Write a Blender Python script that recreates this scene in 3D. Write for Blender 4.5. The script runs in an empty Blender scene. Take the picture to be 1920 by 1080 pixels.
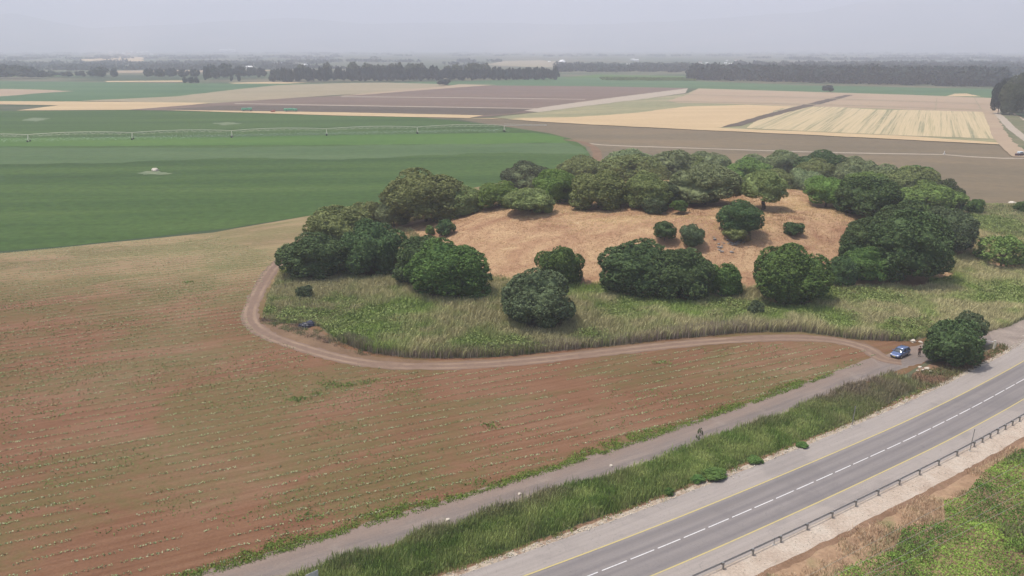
import bpy, bmesh, math, random
import numpy as np
from mathutils import Vector, Matrix

C = bpy.context.scene.collection
R = math.radians
random.seed(7)
RNG = np.random.default_rng(7)

# ------------------------------------------------------------------ camera, sky, sun
W_, H_, F_, HOR, CAMZ = 1920, 1080, 1500.0, 88.0, 50.0
PITCH = math.atan((540 - HOR) / F_)
cam = bpy.data.cameras.new('camera')
cam.sensor_width = 36.0
cam.lens = 36.0 * F_ / W_
cam.clip_start = 0.5
cam.clip_end = 60000
camo = bpy.data.objects.new('camera', cam)
C.objects.link(camo)
camo.location = (0, 0, CAMZ)
camo.rotation_euler = (math.pi / 2 - PITCH, 0, 0)
bpy.context.scene.camera = camo

SUN_EL, SUN_AZ = R(70), R(-84)          # azimuth measured from +Y towards +X
world = bpy.data.worlds.new('World')
bpy.context.scene.world = world
world.use_nodes = True
wn = world.node_tree
sky = wn.nodes.new('ShaderNodeTexSky')
sky.sky_type = 'NISHITA'
sky.sun_disc = False
sky.sun_elevation = SUN_EL
sky.sun_rotation = SUN_AZ
sky.air_density = 1.0
sky.dust_density = 3.0
sky.ozone_density = 1.0
wn.links.new(sky.outputs[0], wn.nodes['Background'].inputs[0])
wn.nodes['Background'].inputs[1].default_value = 0.15
sun = bpy.data.lights.new('sun', 'SUN')
sun.energy = 3.9
sun.angle = R(3.0)
sun.color = (1.0, 0.95, 0.89)
suno = bpy.data.objects.new('sun', sun)
C.objects.link(suno)
sd = Vector((math.sin(SUN_AZ) * math.cos(SUN_EL), math.cos(SUN_AZ) * math.cos(SUN_EL), math.sin(SUN_EL)))
suno.rotation_euler = (-sd).to_track_quat('-Z', 'Y').to_euler()
suno.location = (0, 0, 300)
sc = bpy.context.scene
sc.view_settings.view_transform = 'Standard'
sc.view_settings.look = 'None'
sc.view_settings.gamma = 1.0
sc.view_settings.exposure = 0.26
sc.cycles.max_bounces = 5
sc.cycles.diffuse_bounces = 2
sc.cycles.transparent_max_bounces = 8
sc.cycles.volume_bounces = 2

# ------------------------------------------------------------------ pixels of the survey -> world points on the land
cp_, sp_ = math.cos(PITCH), math.sin(PITCH)


def ray(px, py):
    a = (px - 960) / F_
    b = (540 - py) / F_
    return np.array([a, cp_ + b * sp_, -sp_ + b * cp_])


def G(px, py, z=0.0):
    d = ray(px, py)
    t = (z - CAMZ) / d[2]
    return (d[0] * t, d[1] * t)


def depth_of(x, y, z):
    return y * cp_ - (z - CAMZ) * sp_


# value noise --------------------------------------------------------
_T = RNG.random((256, 256))


def vnoise(x, y, s):
    x = np.asarray(x, float) / s + 1000.3
    y = np.asarray(y, float) / s + 1000.7
    xi = np.floor(x).astype(int)
    yi = np.floor(y).astype(int)
    fx = x - xi
    fy = y - yi
    fx = fx * fx * (3 - 2 * fx)
    fy = fy * fy * (3 - 2 * fy)
    g = lambda i, j: _T[i % 256, j % 256]
    return (g(xi, yi) * (1 - fx) + g(xi + 1, yi) * fx) * (1 - fy) + (g(xi, yi + 1) * (1 - fx) + g(xi + 1, yi + 1) * fx) * fy


def fbm(x, y, s, o=3):
    r = 0
    a = 1
    t = 0
    for k in range(o):
        r = r + a * vnoise(np.asarray(x) + 37 * k, np.asarray(y) - 91 * k, s)
        t += a
        a *= .5
        s *= .5
    return r / t


# the mound ----------------------------------------------------------
MC, MRX, MRY, MH = (47.0, 219.0), 92.0, 64.0, 9.6


def hm(x, y):
    x = np.asarray(x, float)
    y = np.asarray(y, float)
    r = np.sqrt(((x - MC[0]) / MRX) ** 2 + ((y - MC[1]) / MRY) ** 2)
    t = np.clip((1.0 - r) / 0.6, 0, 1)
    s = t * t * (3 - 2 * t)
    return s * (MH + 1.6 * (fbm(x, y, 26, 2) - .5) * 2 * .6 + 1.3 * (fbm(x, y, 7, 3) - .5)) * 1.0


def inpoly(x, y, poly):
    x = np.asarray(x)
    y = np.asarray(y)
    res = np.zeros(x.shape, bool)
    n = len(poly)
    j = n - 1
    for i in range(n):
        xi, yi = poly[i]
        xj, yj = poly[j]
        if yi != yj:
            c = ((yi > y) != (yj > y)) & (x < (xj - xi) * (y - yi) / (yj - yi) + xi)
            res ^= c
        j = i
    return res


# ------------------------------------------------------------------ materials
def new_mat(name):
    m = bpy.data.materials.new(name)
    m.use_nodes = True
    return m, m.node_tree, m.node_tree.nodes['Principled BSDF']


def ramp(nt, fac, stops):
    r = nt.nodes.new('ShaderNodeValToRGB')
    e = r.color_ramp.elements
    while len(e) < len(stops):
        e.new(0.5)
    for k, (p, c) in enumerate(stops):
        e[k].position = p
        e[k].color = (*c, 1)
    nt.links.new(fac, r.inputs[0])
    return r.outputs[0]


def coords(nt, scale=(1, 1, 1), rot=0.0, kind='Object'):
    t = nt.nodes.new('ShaderNodeTexCoord')
    mp = nt.nodes.new('ShaderNodeMapping')
    mp.vector_type = 'POINT'
    mp2 = nt.nodes.new('ShaderNodeMapping')
    mp.inputs['Rotation'].default_value = (0, 0, -rot)
    mp2.inputs['Scale'].default_value = scale
    nt.links.new(t.outputs[kind], mp.inputs[0])
    nt.links.new(mp.outputs[0], mp2.inputs[0])
    return mp2.outputs[0]


def noise(nt, vec, scale, detail=4, rough=.6, dist=0.0):
    n = nt.nodes.new('ShaderNodeTexNoise')
    n.inputs['Scale'].default_value = scale
    n.inputs['Detail'].default_value = detail
    n.inputs['Roughness'].default_value = rough
    n.inputs['Distortion'].default_value = dist
    nt.links.new(vec, n.inputs['Vector'])
    return n.outputs['Fac']


def mixc(nt, fac, a, b, mode='MIX'):
    m = nt.nodes.new('ShaderNodeMix')
    m.data_type = 'RGBA'
    m.blend_type = mode
    for s, v in ((m.inputs[0], fac), (m.inputs[6], a), (m.inputs[7], b)):
        if isinstance(v, (int, float)):
            s.default_value = v
        elif isinstance(v, tuple):
            s.default_value = (*v, 1) if len(v) == 3 else v
        else:
            nt.links.new(v, s)
    return m.outputs[2]


def math_(nt, op, a, b=0.0, c=None):
    m = nt.nodes.new('ShaderNodeMath')
    m.operation = op
    vals = (a, b) if c is None else (a, b, c)
    for i, v in enumerate(vals):
        if isinstance(v, (int, float)):
            m.inputs[i].default_value = v
        else:
            nt.links.new(v, m.inputs[i])
    return m.outputs[0]


def step(nt, v, lo, hi):
    m = nt.nodes.new('ShaderNodeMapRange')
    m.interpolation_type = 'SMOOTHSTEP'
    m.inputs['From Min'].default_value = lo
    m.inputs['From Max'].default_value = hi
    nt.links.new(v, m.inputs[0])
    return m.outputs[0]


def bump(nt, bsdf, h, strength=.4, dist=.1):
    b = nt.nodes.new('ShaderNodeBump')
    b.inputs['Strength'].default_value = strength
    b.inputs['Distance'].default_value = dist
    nt.links.new(h, b.inputs['Height'])
    nt.links.new(b.outputs[0], bsdf.inputs['Normal'])


TONE = {'cut_wheat': (.86, .82, .74), 'pink_stubble': (.84, .86, .79), 'green_stubble': (.85, .85, .95), 'pale_path': (.8, .8, .8), 'ploughed_mauve': (.82, .87, .85), 'ploughed_dark': (.85, .9, .85),
        'limestone_gravel': (.86, .84, .82), 'edge_rubble': (.85, .83, .8), 'junction_gravel': (.75, .75, .75), 'red_earth': (.75, .72, .66), 'earth_strip': (.9, .84, .74),
        'green_crop': (1.45, 1.04, .72), 'brown_field': (1.1, 1.1, .98), 'bank_soil': (1.05, .98, .95), 'dark_soil': (1, 1, 1)}


def land(name, stops, scale, fine=1.5, fine_amt=.35, stretch=(1, 1, 1), rot=0.0, rough=.95, bmp=.3):
    """patchy ground: a large noise picks the colour, a fine one mottles it"""
    tn = TONE.get(name, (1, 1, 1))
    stops = [(p, tuple(c * g for c, g in zip(cc_, tn))) for p, cc_ in stops]
    m, nt, b = new_mat(name)
    v = coords(nt, stretch, rot)
    col = ramp(nt, noise(nt, v, scale, 5, .6, .3), stops)
    f = noise(nt, coords(nt), fine, 5, .7)
    g = ramp(nt, f, [(.25, (1 - fine_amt,) * 3), (.75, (1 + fine_amt * .6,) * 3)])
    col = mixc(nt, 1.0, col, g, 'MULTIPLY')
    nt.links.new(col, b.inputs['Base Color'])
    b.inputs['Roughness'].default_value = rough
    b.inputs['Specular IOR Level'].default_value = .15
    if bmp:
        bump(nt, b, f, bmp, .15)
    return m


def plain(name, col, rough=.6, metal=0.0, spec=.5, var=.12, sc_=2.0):
    m, nt, b = new_mat(name)
    f = noise(nt, coords(nt), sc_, 3, .6)
    c0 = tuple(max(0, c * (1 - var)) for c in col)
    c1 = tuple(min(1, c * (1 + var)) for c in col)
    nt.links.new(ramp(nt, f, [(.3, c0), (.7, c1)]), b.inputs['Base Color'])
    b.inputs['Roughness'].default_value = rough
    b.inputs['Metallic'].default_value = metal
    b.inputs['Specular IOR Level'].default_value = spec
    return m


def foliage(name, c_dark, c_light, hue=.06, scale=1.6):
    """leaves: each leaf clump its own tone, patches of older and newer leaves"""
    m, nt, b = new_mat(name)
    geo = nt.nodes.new('ShaderNodeNewGeometry')
    oi = nt.nodes.new('ShaderNodeObjectInfo')
    at = nt.nodes.new('ShaderNodeAttribute')
    at.attribute_name = 'Tuft'
    n = noise(nt, coords(nt), scale, 2, .5)
    f = math_(nt, 'ADD', math_(nt, 'MULTIPLY', geo.outputs['Random Per Island'], .3), math_(nt, 'MULTIPLY', step(nt, n, .3, .7), .3))
    f = math_(nt, 'ADD', f, math_(nt, 'MULTIPLY', at.outputs['Fac'], .4))
    col = ramp(nt, f, [(.1, c_dark), (.9, c_light)])
    hsv = nt.nodes.new('ShaderNodeHueSaturation')
    nt.links.new(math_(nt, 'MULTIPLY_ADD', oi.outputs['Random'], .03, .485), hsv.inputs['Hue'])
    nt.links.new(math_(nt, 'MULTIPLY_ADD', oi.outputs['Random'], .35, .82), hsv.inputs['Value'])
    nt.links.new(col, hsv.inputs['Color'])
    nt.links.new(hsv.outputs[0], b.inputs['Base Color'])
    b.inputs['Roughness'].default_value = .7
    b.inputs['Specular IOR Level'].default_value = .08
    return m


def vcol(name, var=.25, rough=.8):
    """plants whose colour is stored leaf by leaf"""
    m, nt, b = new_mat(name)
    a = nt.nodes.new('ShaderNodeAttribute')
    a.attribute_name = 'Col'
    geo = nt.nodes.new('ShaderNodeNewGeometry')
    g = ramp(nt, geo.outputs['Random Per Island'], [(0, (1 - var,) * 3), (1, (1 + var,) * 3)])
    nt.links.new(mixc(nt, 1.0, a.outputs['Color'], g, 'MULTIPLY'), b.inputs['Base Color'])
    b.inputs['Roughness'].default_value = rough
    b.inputs['Specular IOR Level'].default_value = .06
    return m


# ------------------------------------------------------------------ object helpers
def tag(o, label=None, cat=None, group=None, kind=None):
    if label:
        o['label'] = label
    if cat:
        o['category'] = cat
    if group:
        o['group'] = group
    if kind:
        o['kind'] = kind
    return o


def empty(name, loc=(0, 0, 0), rz=0.0):
    o = bpy.data.objects.new(name, None)
    o.empty_display_size = .5
    C.objects.link(o)
    o.location = loc
    o.rotation_euler = (0, 0, rz)
    return o


def link(name, me, m, parent=None):
    if m is not None and not me.materials:
        me.materials.append(m)
    o = bpy.data.objects.new(name, me)
    C.objects.link(o)
    if parent:
        o.parent = parent
    return o


def quads(name, verts, faces, m, parent=None, col=None, smooth=False):
    """numpy arrays -> mesh object; faces (n,4) or (n,3)"""
    me = bpy.data.meshes.new(name)
    verts = np.asarray(verts, np.float32)
    faces = np.asarray(faces, np.int32)
    k = faces.shape[1]
    me.vertices.add(len(verts))
    me.vertices.foreach_set('co', verts.ravel())
    me.loops.add(faces.size)
    me.loops.foreach_set('vertex_index', faces.ravel())
    me.polygons.add(len(faces))
    me.polygons.foreach_set('loop_start', np.arange(0, faces.size, k, dtype=np.int32))
    if smooth:
        me.polygons.foreach_set('use_smooth', np.ones(len(faces), bool))
    me.update(calc_edges=True)
    if col is not None:
        a = me.color_attributes.new('Col', 'FLOAT_COLOR', 'POINT')
        c4 = np.ones((len(verts), 4), np.float32)
        c4[:, :3] = col
        a.data.foreach_set('color', c4.ravel())
    if m is None and parent is None and name == '_':
        return me
    return link(name, me, m, parent)


def bmobj(name, bm, m, parent=None, smooth=False, bevel=0.0):
    me = bpy.data.meshes.new(name)
    bmesh.ops.recalc_face_normals(bm, faces=bm.faces)
    if smooth:
        for f in bm.faces:
            f.smooth = True
    bm.to_mesh(me)
    bm.free()
    return link(name, me, m, parent)


def box(bm, cx, cy, cz, sx, sy, sz, rz=0.0, bev=0.0):
    r = bmesh.ops.create_cube(bm, size=1)
    vs = r['verts']
    M = Matrix.Translation((cx, cy, cz)) @ Matrix.Rotation(rz, 4, 'Z') @ Matrix.Diagonal((sx, sy, sz, 1))
    bmesh.ops.transform(bm, matrix=M, verts=vs)
    if bev:
        es = list({e for v in vs for e in v.link_edges})
        bmesh.ops.bevel(bm, geom=es, offset=bev, segments=1, affect='EDGES')


def tube(bm, p, q, r, r2=None, n=8):
    p = Vector(p)
    q = Vector(q)
    d = q - p
    g = bmesh.ops.create_cone(bm, cap_ends=True, segments=n, radius1=r, radius2=r if r2 is None else r2, depth=d.length)
    M = Matrix.Translation((p + q) / 2) @ d.to_track_quat('Z', 'Y').to_matrix().to_4x4()
    bmesh.ops.transform(bm, matrix=M, verts=g['verts'])


def jagged(poly, z, amp, seg):
    """subdivide a world outline and roughen it a little"""
    out = []
    n = len(poly)
    for i in range(n):
        a = np.array(poly[i])
        b = np.array(poly[(i + 1) % n])
        L = np.hypot(*(b - a))
        k = max(1, min(60, int(L / seg)))
        nrm = np.array([-(b - a)[1], (b - a)[0]]) / max(L, 1e-6)
        for j in range(k):
            t = j / k
            p = a + (b - a) * t
            if 0 < j:
                p = p + nrm * (random.random() - .5) * 2 * amp
            out.append((p[0], p[1], z))
    return out


_FK = [0]


def field(name, px, z, m, amp=.5, seg=6.0, world_pts=None):
    _FK[0] += 1
    if z >= .1:
        z += .0011 * _FK[0]
    poly = world_pts or [G(*p) for p in px]
    vs = jagged(poly, z, amp, seg)
    bm = bmesh.new()
    bm.faces.new([bm.verts.new(v) for v in vs])
    bmesh.ops.triangulate(bm, faces=bm.faces[:])
    for f in bm.faces:
        if f.normal.z < 0:
            f.normal_flip()
    me = bpy.data.meshes.new(name)
    bm.to_mesh(me)
    bm.free()
    return tag(link(name, me, m), kind='structure')


def catmull(pts, step_=2.0):
    pts = [np.array(p, float) for p in pts]
    P = [2 * pts[0] - pts[1]] + pts + [2 * pts[-1] - pts[-2]]
    out = []
    for i in range(1, len(P) - 2):
        n = max(1, int(np.hypot(*(P[i + 1] - P[i])) / step_))
        for k in range(n):
            t = k / n
            out.append(.5 * (2 * P[i] + (P[i + 1] - P[i - 1]) * t + (2 * P[i - 1] - 5 * P[i] + 4 * P[i + 1] - P[i + 2]) * t * t + (3 * P[i] - P[i - 1] - 3 * P[i + 1] + P[i + 2]) * t ** 3))
    out.append(P[-2])
    return np.array(out)


def normals2(line):
    d = np.gradient(line, axis=0)
    d /= np.hypot(d[:, 0], d[:, 1])[:, None]
    return np.stack([-d[:, 1], d[:, 0]], 1)


def ribbon(name, line, o0, o1, z, m, rough=0.0, kind='structure', thick=0.0):
    """strip between two offsets of a line; UV = (metres across, metres along)"""
    nn = normals2(line)
    k = len(line)
    s = np.concatenate([[0], np.cumsum(np.hypot(*np.diff(line, axis=0).T))])
    a0 = np.full(k, float(o0)) + (vnoise(s, s * 0 + o0 * 7, .9) - .5) * 1.5 * rough + (vnoise(s, s * 0 + o0 * 5, 3.1) - .5) * .8 * rough + (vnoise(s, s * 0 + o0 * 3 + .37, 23.) - .5) * .8 * rough
    a1 = np.full(k, float(o1)) + (vnoise(s, s * 0 + o1 * 7, .8) - .5) * 1.5 * rough + (vnoise(s, s * 0 + o1 * 5, 3.7) - .5) * .8 * rough + (vnoise(s, s * 0 + o1 * 3 + .61, 27.) - .5) * .8 * rough
    L = line + nn * a0[:, None]
    Rr = line + nn * a1[:, None]
    zt = np.full(k, z)
    v = np.concatenate([np.column_stack([L, zt]), np.column_stack([Rr, zt])])
    i = np.arange(k - 1)
    f = np.stack([i, i + 1, i + 1 + k, i + k], 1)
    if o0 < o1:
        f = f[:, ::-1]
        pass
    o = quads(name, v, f, m)
    me = o.data
    if me.polygons[0].normal.z < 0:
        me.flip_normals()
    uv = me.uv_layers.new(name='UVMap')
    U = np.concatenate([a0, a1])
    V = np.concatenate([s, s])
    li = np.empty(len(me.loops), np.int32)
    me.loops.foreach_get('vertex_index', li)
    uv.data.foreach_set('uv', np.stack([U[li], V[li]], 1).astype(np.float32).ravel())
    return tag(o, kind=kind)


# ================================================================== THE LAND
tan = (.36, .27, .17)
M_ground = land('ground_mat', [(.3, (.035, .055, .03)), (.48, (.055, .08, .038)), (.56, (.15, .13, .08)), (.64, (.06, .085, .04))], .0022, .02, .3, (1, 2.2, 1), 0, bmp=0)
bm = bmesh.new()
S = 19000
bm.faces.new([bm.verts.new(v) for v in ((-S, -1500, 0), (S, -1500, 0), (S, 23000, 0), (-S, 23000, 0))])
tag(bmobj('ground', bm, M_ground), kind='structure')

# --- near sown field: red-brown soil, paler and olive towards the far side, weed film in patches
ROWA = math.atan2(1.044, 2.227)


def sown_mat():
    m, nt, b = new_mat('sown_soil')
    v = coords(nt)
    big = noise(nt, v, .028, 4, .55, .4)
    soil = ramp(nt, big, [(.3, (.148, .076, .042)), (.5, (.185, .1, .057)), (.7, (.212, .13, .08))])
    # along-row streaks
    st = noise(nt, coords(nt, (.05, 1.3, 1), ROWA), 1.0, 4, .65)
    soil = mixc(nt, 1.0, soil, ramp(nt, st, [(.3, (.84, .76, .72)), (.7, (1.16, 1.17, 1.18))]), 'MULTIPLY')
    # distance into the field: older, paler tilth beyond ~150 m
    sep = nt.nodes.new('ShaderNodeSeparateXYZ')
    nt.links.new(v, sep.inputs[0])
    yy = math_(nt, 'ADD', math_(nt, 'MULTIPLY_ADD', sep.outputs[0], .12, sep.outputs[1]), math_(nt, 'MULTIPLY', big, 40))
    far = step(nt, yy, 150, 205)
    farc = ramp(nt, noise(nt, coords(nt, (.6, 1.6, 1), ROWA), .05, 4, .6), [(.3, (.25, .172, .098)), (.55, (.275, .208, .11)), (.75, (.215, .19, .088))])
    soil = mixc(nt, far, soil, farc)
    # weed film
    w = noise(nt, coords(nt, (.45, 1, 1), ROWA), .07, 6, .62, .8)
    w2 = noise(nt, v, 1.1, 3, .7)
    wm = math_(nt, 'MULTIPLY', step(nt, w, .42, .58), step(nt, w2, .2, .6))
    soil = mixc(nt, math_(nt, 'MULTIPLY', wm, .5), soil, (.095, .11, .034))
    fine = noise(nt, v, 3.0, 5, .75)
    soil = mixc(nt, 1.0, soil, ramp(nt, fine, [(.3, (.8, .8, .8)), (.7, (1.16, 1.16, 1.16))]), 'MULTIPLY')
    nt.links.new(soil, b.inputs['Base Color'])
    b.inputs['Roughness'].default_value = .95
    b.inputs['Specular IOR Level'].default_value = .1
    # furrows
    wv = nt.nodes.new('ShaderNodeTexWave')
    wv.bands_direction = 'Y'
    wv.inputs['Scale'].default_value = 2 * math.pi / 2.2 / 20 * 1.0
    wv.inputs['Distortion'].default_value = .6
    nt.links.new(coords(nt, (1, 1, 1), ROWA), wv.inputs['Vector'])
    h = math_(nt, 'ADD', wv.outputs['Fac'], math_(nt, 'MULTIPLY', fine, .8))
    bump(nt, b, h, .45, .12)
    return m


M_sown = sown_mat()
field('sown_field', [(-500, 470), (0, 475), (400, 436), (560, 408), (720, 380), (1130, 300), (1500, 320), (1800, 400), (1850, 600), (1700, 700), (1300, 860), (800, 1090), (400, 1500), (-1400, 1500)], .004, M_sown, .3)

# --- big green irrigated field, the arc on its right side
M_green = land('green_crop', [(.25, (.024, .066, .024)), (.42, (.032, .085, .028)), (.55, (.04, .1, .033)), (.75, (.052, .118, .042))], .02, .35, .4, (.22, 2.6, 1), R(6), bmp=.5)
M_greenl = land('wet_crop', [(.3, (.058, .125, .022)), (.7, (.085, .155, .03))], .02, .2, .2, (.4, 2, 1), R(6), bmp=0)
M_greyg = land('pale_crop', [(.3, (.062, .108, .038)), (.7, (.088, .135, .052))], .02, .2, .2, (.3, 2, 1), R(6), bmp=0)
gf = [(-900, 480), (0, 471), (150, 459), (300, 443), (430, 428), (560, 408), (720, 380), (900, 350), (1040, 325), (1108, 296), (1098, 276), (1070, 260), (1030, 250), (985, 243), (930, 235), (800, 221), (640, 216), (400, 209), (240, 206.5), (30, 208), (-900, 207)]
field('green_field', gf, .03, M_green, .5)
field('wet_crop_strip', [(-900, 259), (0, 259), (400, 257), (800, 251), (1000, 249), (1058, 258), (1066, 268), (900, 270), (500, 272), (0, 275), (-900, 276)], .06, M_greenl, 1.5)
field('pale_crop_strip', [(-300, 279), (0, 277), (400, 277), (820, 271), (1068, 268), (1092, 276), (1098, 288), (900, 287), (640, 300), (420, 296), (200, 306), (-300, 312)], .06, M_greyg, 2.5)
for k, p in enumerate([[(255, 325), (275, 321), (300, 322), (325, 325), (300, 328), (268, 328)], [(42, 226), (60, 221), (95, 222), (70, 228)], [(398, 231), (425, 229), (455, 232), (420, 235)]]):
    field('bare_patch', p, .09, land('bare_patch_mat_%d' % k, [(.3, (.2, .22, .13)), (.6, (.13, .17, .09))], .3, .5, .2, bmp=0), 1.5, 2)

# --- far fields
M_wheat = land('cut_wheat', [(.3, (.5, .38, .235)), (.7, (.58, .45, .28))], .02, .3, .12, (.4, 2, 1), R(10), bmp=0)
M_khaki = land('khaki_field', [(.3, (.25, .215, .13)), (.7, (.31, .25, .16))], .012, .1, .15, (.4, 2, 1), R(10), bmp=0)
M_mauve = land('ploughed_mauve', [(.3, (.175, .115, .09)), (.7, (.225, .15, .115))], .012, .1, .15, (.3, 3, 1), R(-4), bmp=0)
M_darkm = land('ploughed_dark', [(.3, (.11, .08, .065)), (.7, (.14, .104, .08))], .012, .1, .15, (.3, 3, 1), R(-4), bmp=0)
M_pinkt = land('pink_stubble', [(.3, (.38, .27, .2)), (.7, (.43, .32, .225))], .01, .2, .1, (.5, 2, 1), R(-5), bmp=0)
M_gstub = land('green_stubble', [(.3, (.36, .31, .15)), (.5, (.25, .25, .12)), (.7, (.47, .36, .2))], .013, .15, .2, (.35, 2, 1), R(25), bmp=0)
M_brown = land('brown_field', [(.3, (.125, .1, .07)), (.5, (.15, .118, .082)), (.72, (.2, .145, .095))], .014, .25, .18, (.5, 1.5, 1), R(-10), bmp=0)
M_greenf = land('far_green', [(.3, (.05, .11, .045)), (.6, (.075, .135, .055)), (.8, (.1, .15, .06))], .006, .05, .15, (.3, 3, 1), 0, bmp=0)
M_path = land('pale_path', [(.3, (.42, .35, .27)), (.7, (.5, .42, .32))], .3, 1, .15, bmp=0)
M_earth = land('earth_strip', [(.3, (.17, .115, .08)), (.7, (.24, .165, .11))], .2, 1.5, .2, bmp=.2)

field('far_green_field', [(-900, 150), (0, 152), (300, 156), (505, 157), (700, 156), (990, 149), (1045, 144), (1280, 148), (1300, 152), (1500, 160), (1870, 167), (2300, 172), (2300, 190), (1865, 184), (1600, 179), (1300, 166), (930, 161), (780, 160), (500, 176), (180, 190), (-900, 192)], .1, M_greenf, 4, 40)
field('tan_field', [(-900, 168), (0, 167), (60, 168), (140, 171), (60, 176), (0, 181), (-900, 182)], .16, M_pinkt, 3, 20)
field('tan_field', [(195, 152), (345, 151), (343, 153.6), (200, 154)], .16, M_wheat, 2, 20)
field('tan_field', [(428, 155.5), (500, 153.6), (578, 155), (540, 157), (440, 157)], .16, M_wheat, 2, 20)
field('pale_mound', [(1773, 180.5), (1790, 176), (1812, 175.5), (1840, 181)], .16, M_wheat, 1, 10)
field('khaki_field', [(150, 189), (330, 181), (460, 166), (520, 160), (640, 156), (720, 155), (830, 158), (840, 161), (700, 175), (640, 178), (520, 186), (450, 191), (400, 194)], .16, M_khaki, 1.5, 20)
field('wheat_field', [(-900, 190), (0, 190), (200, 191), (400, 193), (350, 198), (240, 206.3), (30, 207.5), (110, 198), (0, 196), (-900, 196)], .2, M_wheat, 1, 15)
field('ploughed_field', [(240, 206.3), (345, 198), (420, 192.5), (520, 186), (640, 179.5), (840, 164), (930, 160.5), (1100, 162), (1290, 165.5), (1040, 203), (985, 212), (900, 220), (640, 216), (400, 209.5)], .2, M_mauve, 1, 15)
field('ploughed_strip', [(420, 198.5), (640, 199.5), (850, 203), (1000, 205), (960, 213), (907, 216.5), (640, 211), (420, 207.5), (300, 206)], .25, M_darkm, .7, 15)
field('pale_strip', [(300, 206.5), (420, 208), (640, 211.3), (907, 216.8), (880, 222), (640, 217.5), (400, 210)], .3, M_wheat, .6, 15)
field('pale_path', [(640, 181.2), (800, 182.5), (1000, 185), (1097, 186.6), (1097, 187.4), (1000, 186), (800, 183.6), (640, 182.3)], .3, M_path, .3, 20)
field('pale_path', [(440, 194.2), (640, 197.7), (850, 201), (1010, 203.8), (1010, 204.8), (850, 202.2), (640, 199), (440, 195.2)], .3, M_path, .3, 20)
field('pale_path', [(620, 182), (700, 174), (830, 162.5), (860, 158.5), (930, 159.6), (845, 165.5), (760, 172), (680, 178.5)], .32, M_pinkt, .6, 15)
field('stubble_field', [(925, 221), (1000, 212), (1100, 199), (1200, 187), (1290, 175), (1310, 166), (1500, 172), (1700, 178), (1862, 184), (1868, 200), (1872, 213), (1896, 272), (1700, 262), (1500, 252), (1280, 242), (1100, 233), (1000, 227)], .2, M_gstub, 1, 15)
field('pink_stubble_field', [(1290, 178), (1310, 166.5), (1500, 172), (1700, 178), (1862, 184.5), (1868, 200), (1874, 212), (1700, 206), (1500, 199), (1400, 196), (1270, 193), (1250, 190)], .25, M_pinkt, 1, 15)
field('pale_strip', [(983, 208), (1030, 200), (1130, 186), (1290, 166), (1285, 175), (1200, 187), (1100, 199), (1010, 211)], .3, M_path, 1, 8)
field('gold_stubble', [(1180, 213), (1290, 200), (1400, 197), (1480, 200), (1420, 220), (1350, 240), (1280, 241.5), (1100, 232), (990, 226), (960, 222), (1080, 220)], .25, M_wheat, 1.5, 10)
field('pale_strip', [(860, 222.5), (925, 222.5), (1000, 228), (1100, 234), (1280, 243), (1500, 253), (1700, 263), (1896, 273), (1896, 270), (1700, 256), (1500, 247), (1280, 238), (1100, 230), (1000, 225)], .3, M_wheat, .8, 10)


def striped():
    m, nt, b = new_mat('striped_stubble')
    az = math.atan2(.97, .535 * .97 / 1.0) if False else math.atan2(1.044, .535)
    v = coords(nt, (.0025, .26, 1), az)
    n1 = noise(nt, v, 1.0, 4, .8)
    base = ramp(nt, n1, [(.36, (.2, .195, .1)), (.46, (.4, .32, .175)), (.56, (.48, .375, .21)), (.66, (.33, .275, .14))])
    n2 = noise(nt, coords(nt), .06, 4, .6)
    col = mixc(nt, math_(nt, 'MULTIPLY', step(nt, n2, .5, .75), .5), base, (.48, .36, .2))
    nt.links.new(col, b.inputs['Base Color'])
    b.inputs['Roughness'].default_value = .95
    return m


field('striped_stubble', [(1480, 201), (1560, 201), (1640, 206), (1750, 208), (1856, 211), (1870, 232), (1888, 262), (1700, 255), (1500, 246), (1400, 241), (1420, 222)], .3, striped(), 1, 8)
field('ploughed_strip', [(1353, 239.5), (1400, 225), (1470, 206), (1540, 189), (1585, 178.5), (1600, 178.8), (1560, 190), (1490, 208), (1430, 224), (1390, 237)], .35, M_darkm, .7, 8)
for p in ([(1250, 190.2), (1400, 193), (1600, 198), (1860, 207), (1860, 208), (1600, 199), (1400, 194), (1250, 191.2)], [(1285, 177.5), (1450, 181.5), (1700, 190), (1860, 196), (1860, 196.7), (1700, 190.8), (1450, 182.3), (1285, 178.2)], [(1752, 207), (1756, 184), (1757.5, 184), (1755, 207)], [(1838, 206), (1826, 184), (1827.5, 184), (1841, 206)]):
    field('field_margin', p, .38, M_khaki, .3, 10)
field('brown_field', [(860, 224), (925, 223), (1000, 228), (1100, 234), (1280, 243), (1500, 253), (1700, 263), (1896, 273.5), (1960, 275), (2200, 395), (1920, 395), (1800, 390), (1500, 370), (1000, 350), (1108, 296), (1098, 276), (1070, 260), (1030, 250), (985, 243), (930, 235)], .0285, M_brown, .6, 8)
cl = catmull([G(*p) for p in [(1065, 262), (1090, 266), (1130, 272), (1300, 278), (1500, 284.5), (1650, 288), (1770, 290), (1820, 294), (1880, 297), (1930, 297), (1990, 292)]], 8)
ribbon('pale_track', cl, -1.6, 1.6, .06, M_path, .3)
cl = catmull([G(*p) for p in [(1060, 262), (1090, 266), (1112, 276), (1120, 290), (1112, 305), (1060, 325), (950, 345)]], 6)
ribbon('pale_track', cl, -2.2, 2.2, .065, M_earth, .4)
cl = catmull([G(*p) for p in [(1850, 205), (1862, 216), (1872, 235), (1884, 258), (1900, 276), (1925, 296)]], 8)
ribbon('pale_track', cl, -6, 4, .36, M_pinkt, .5)
cl = catmull([G(*p) for p in [(1868, 212), (1880, 224), (1895, 240), (1915, 256), (1935, 270)]], 8)
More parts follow.
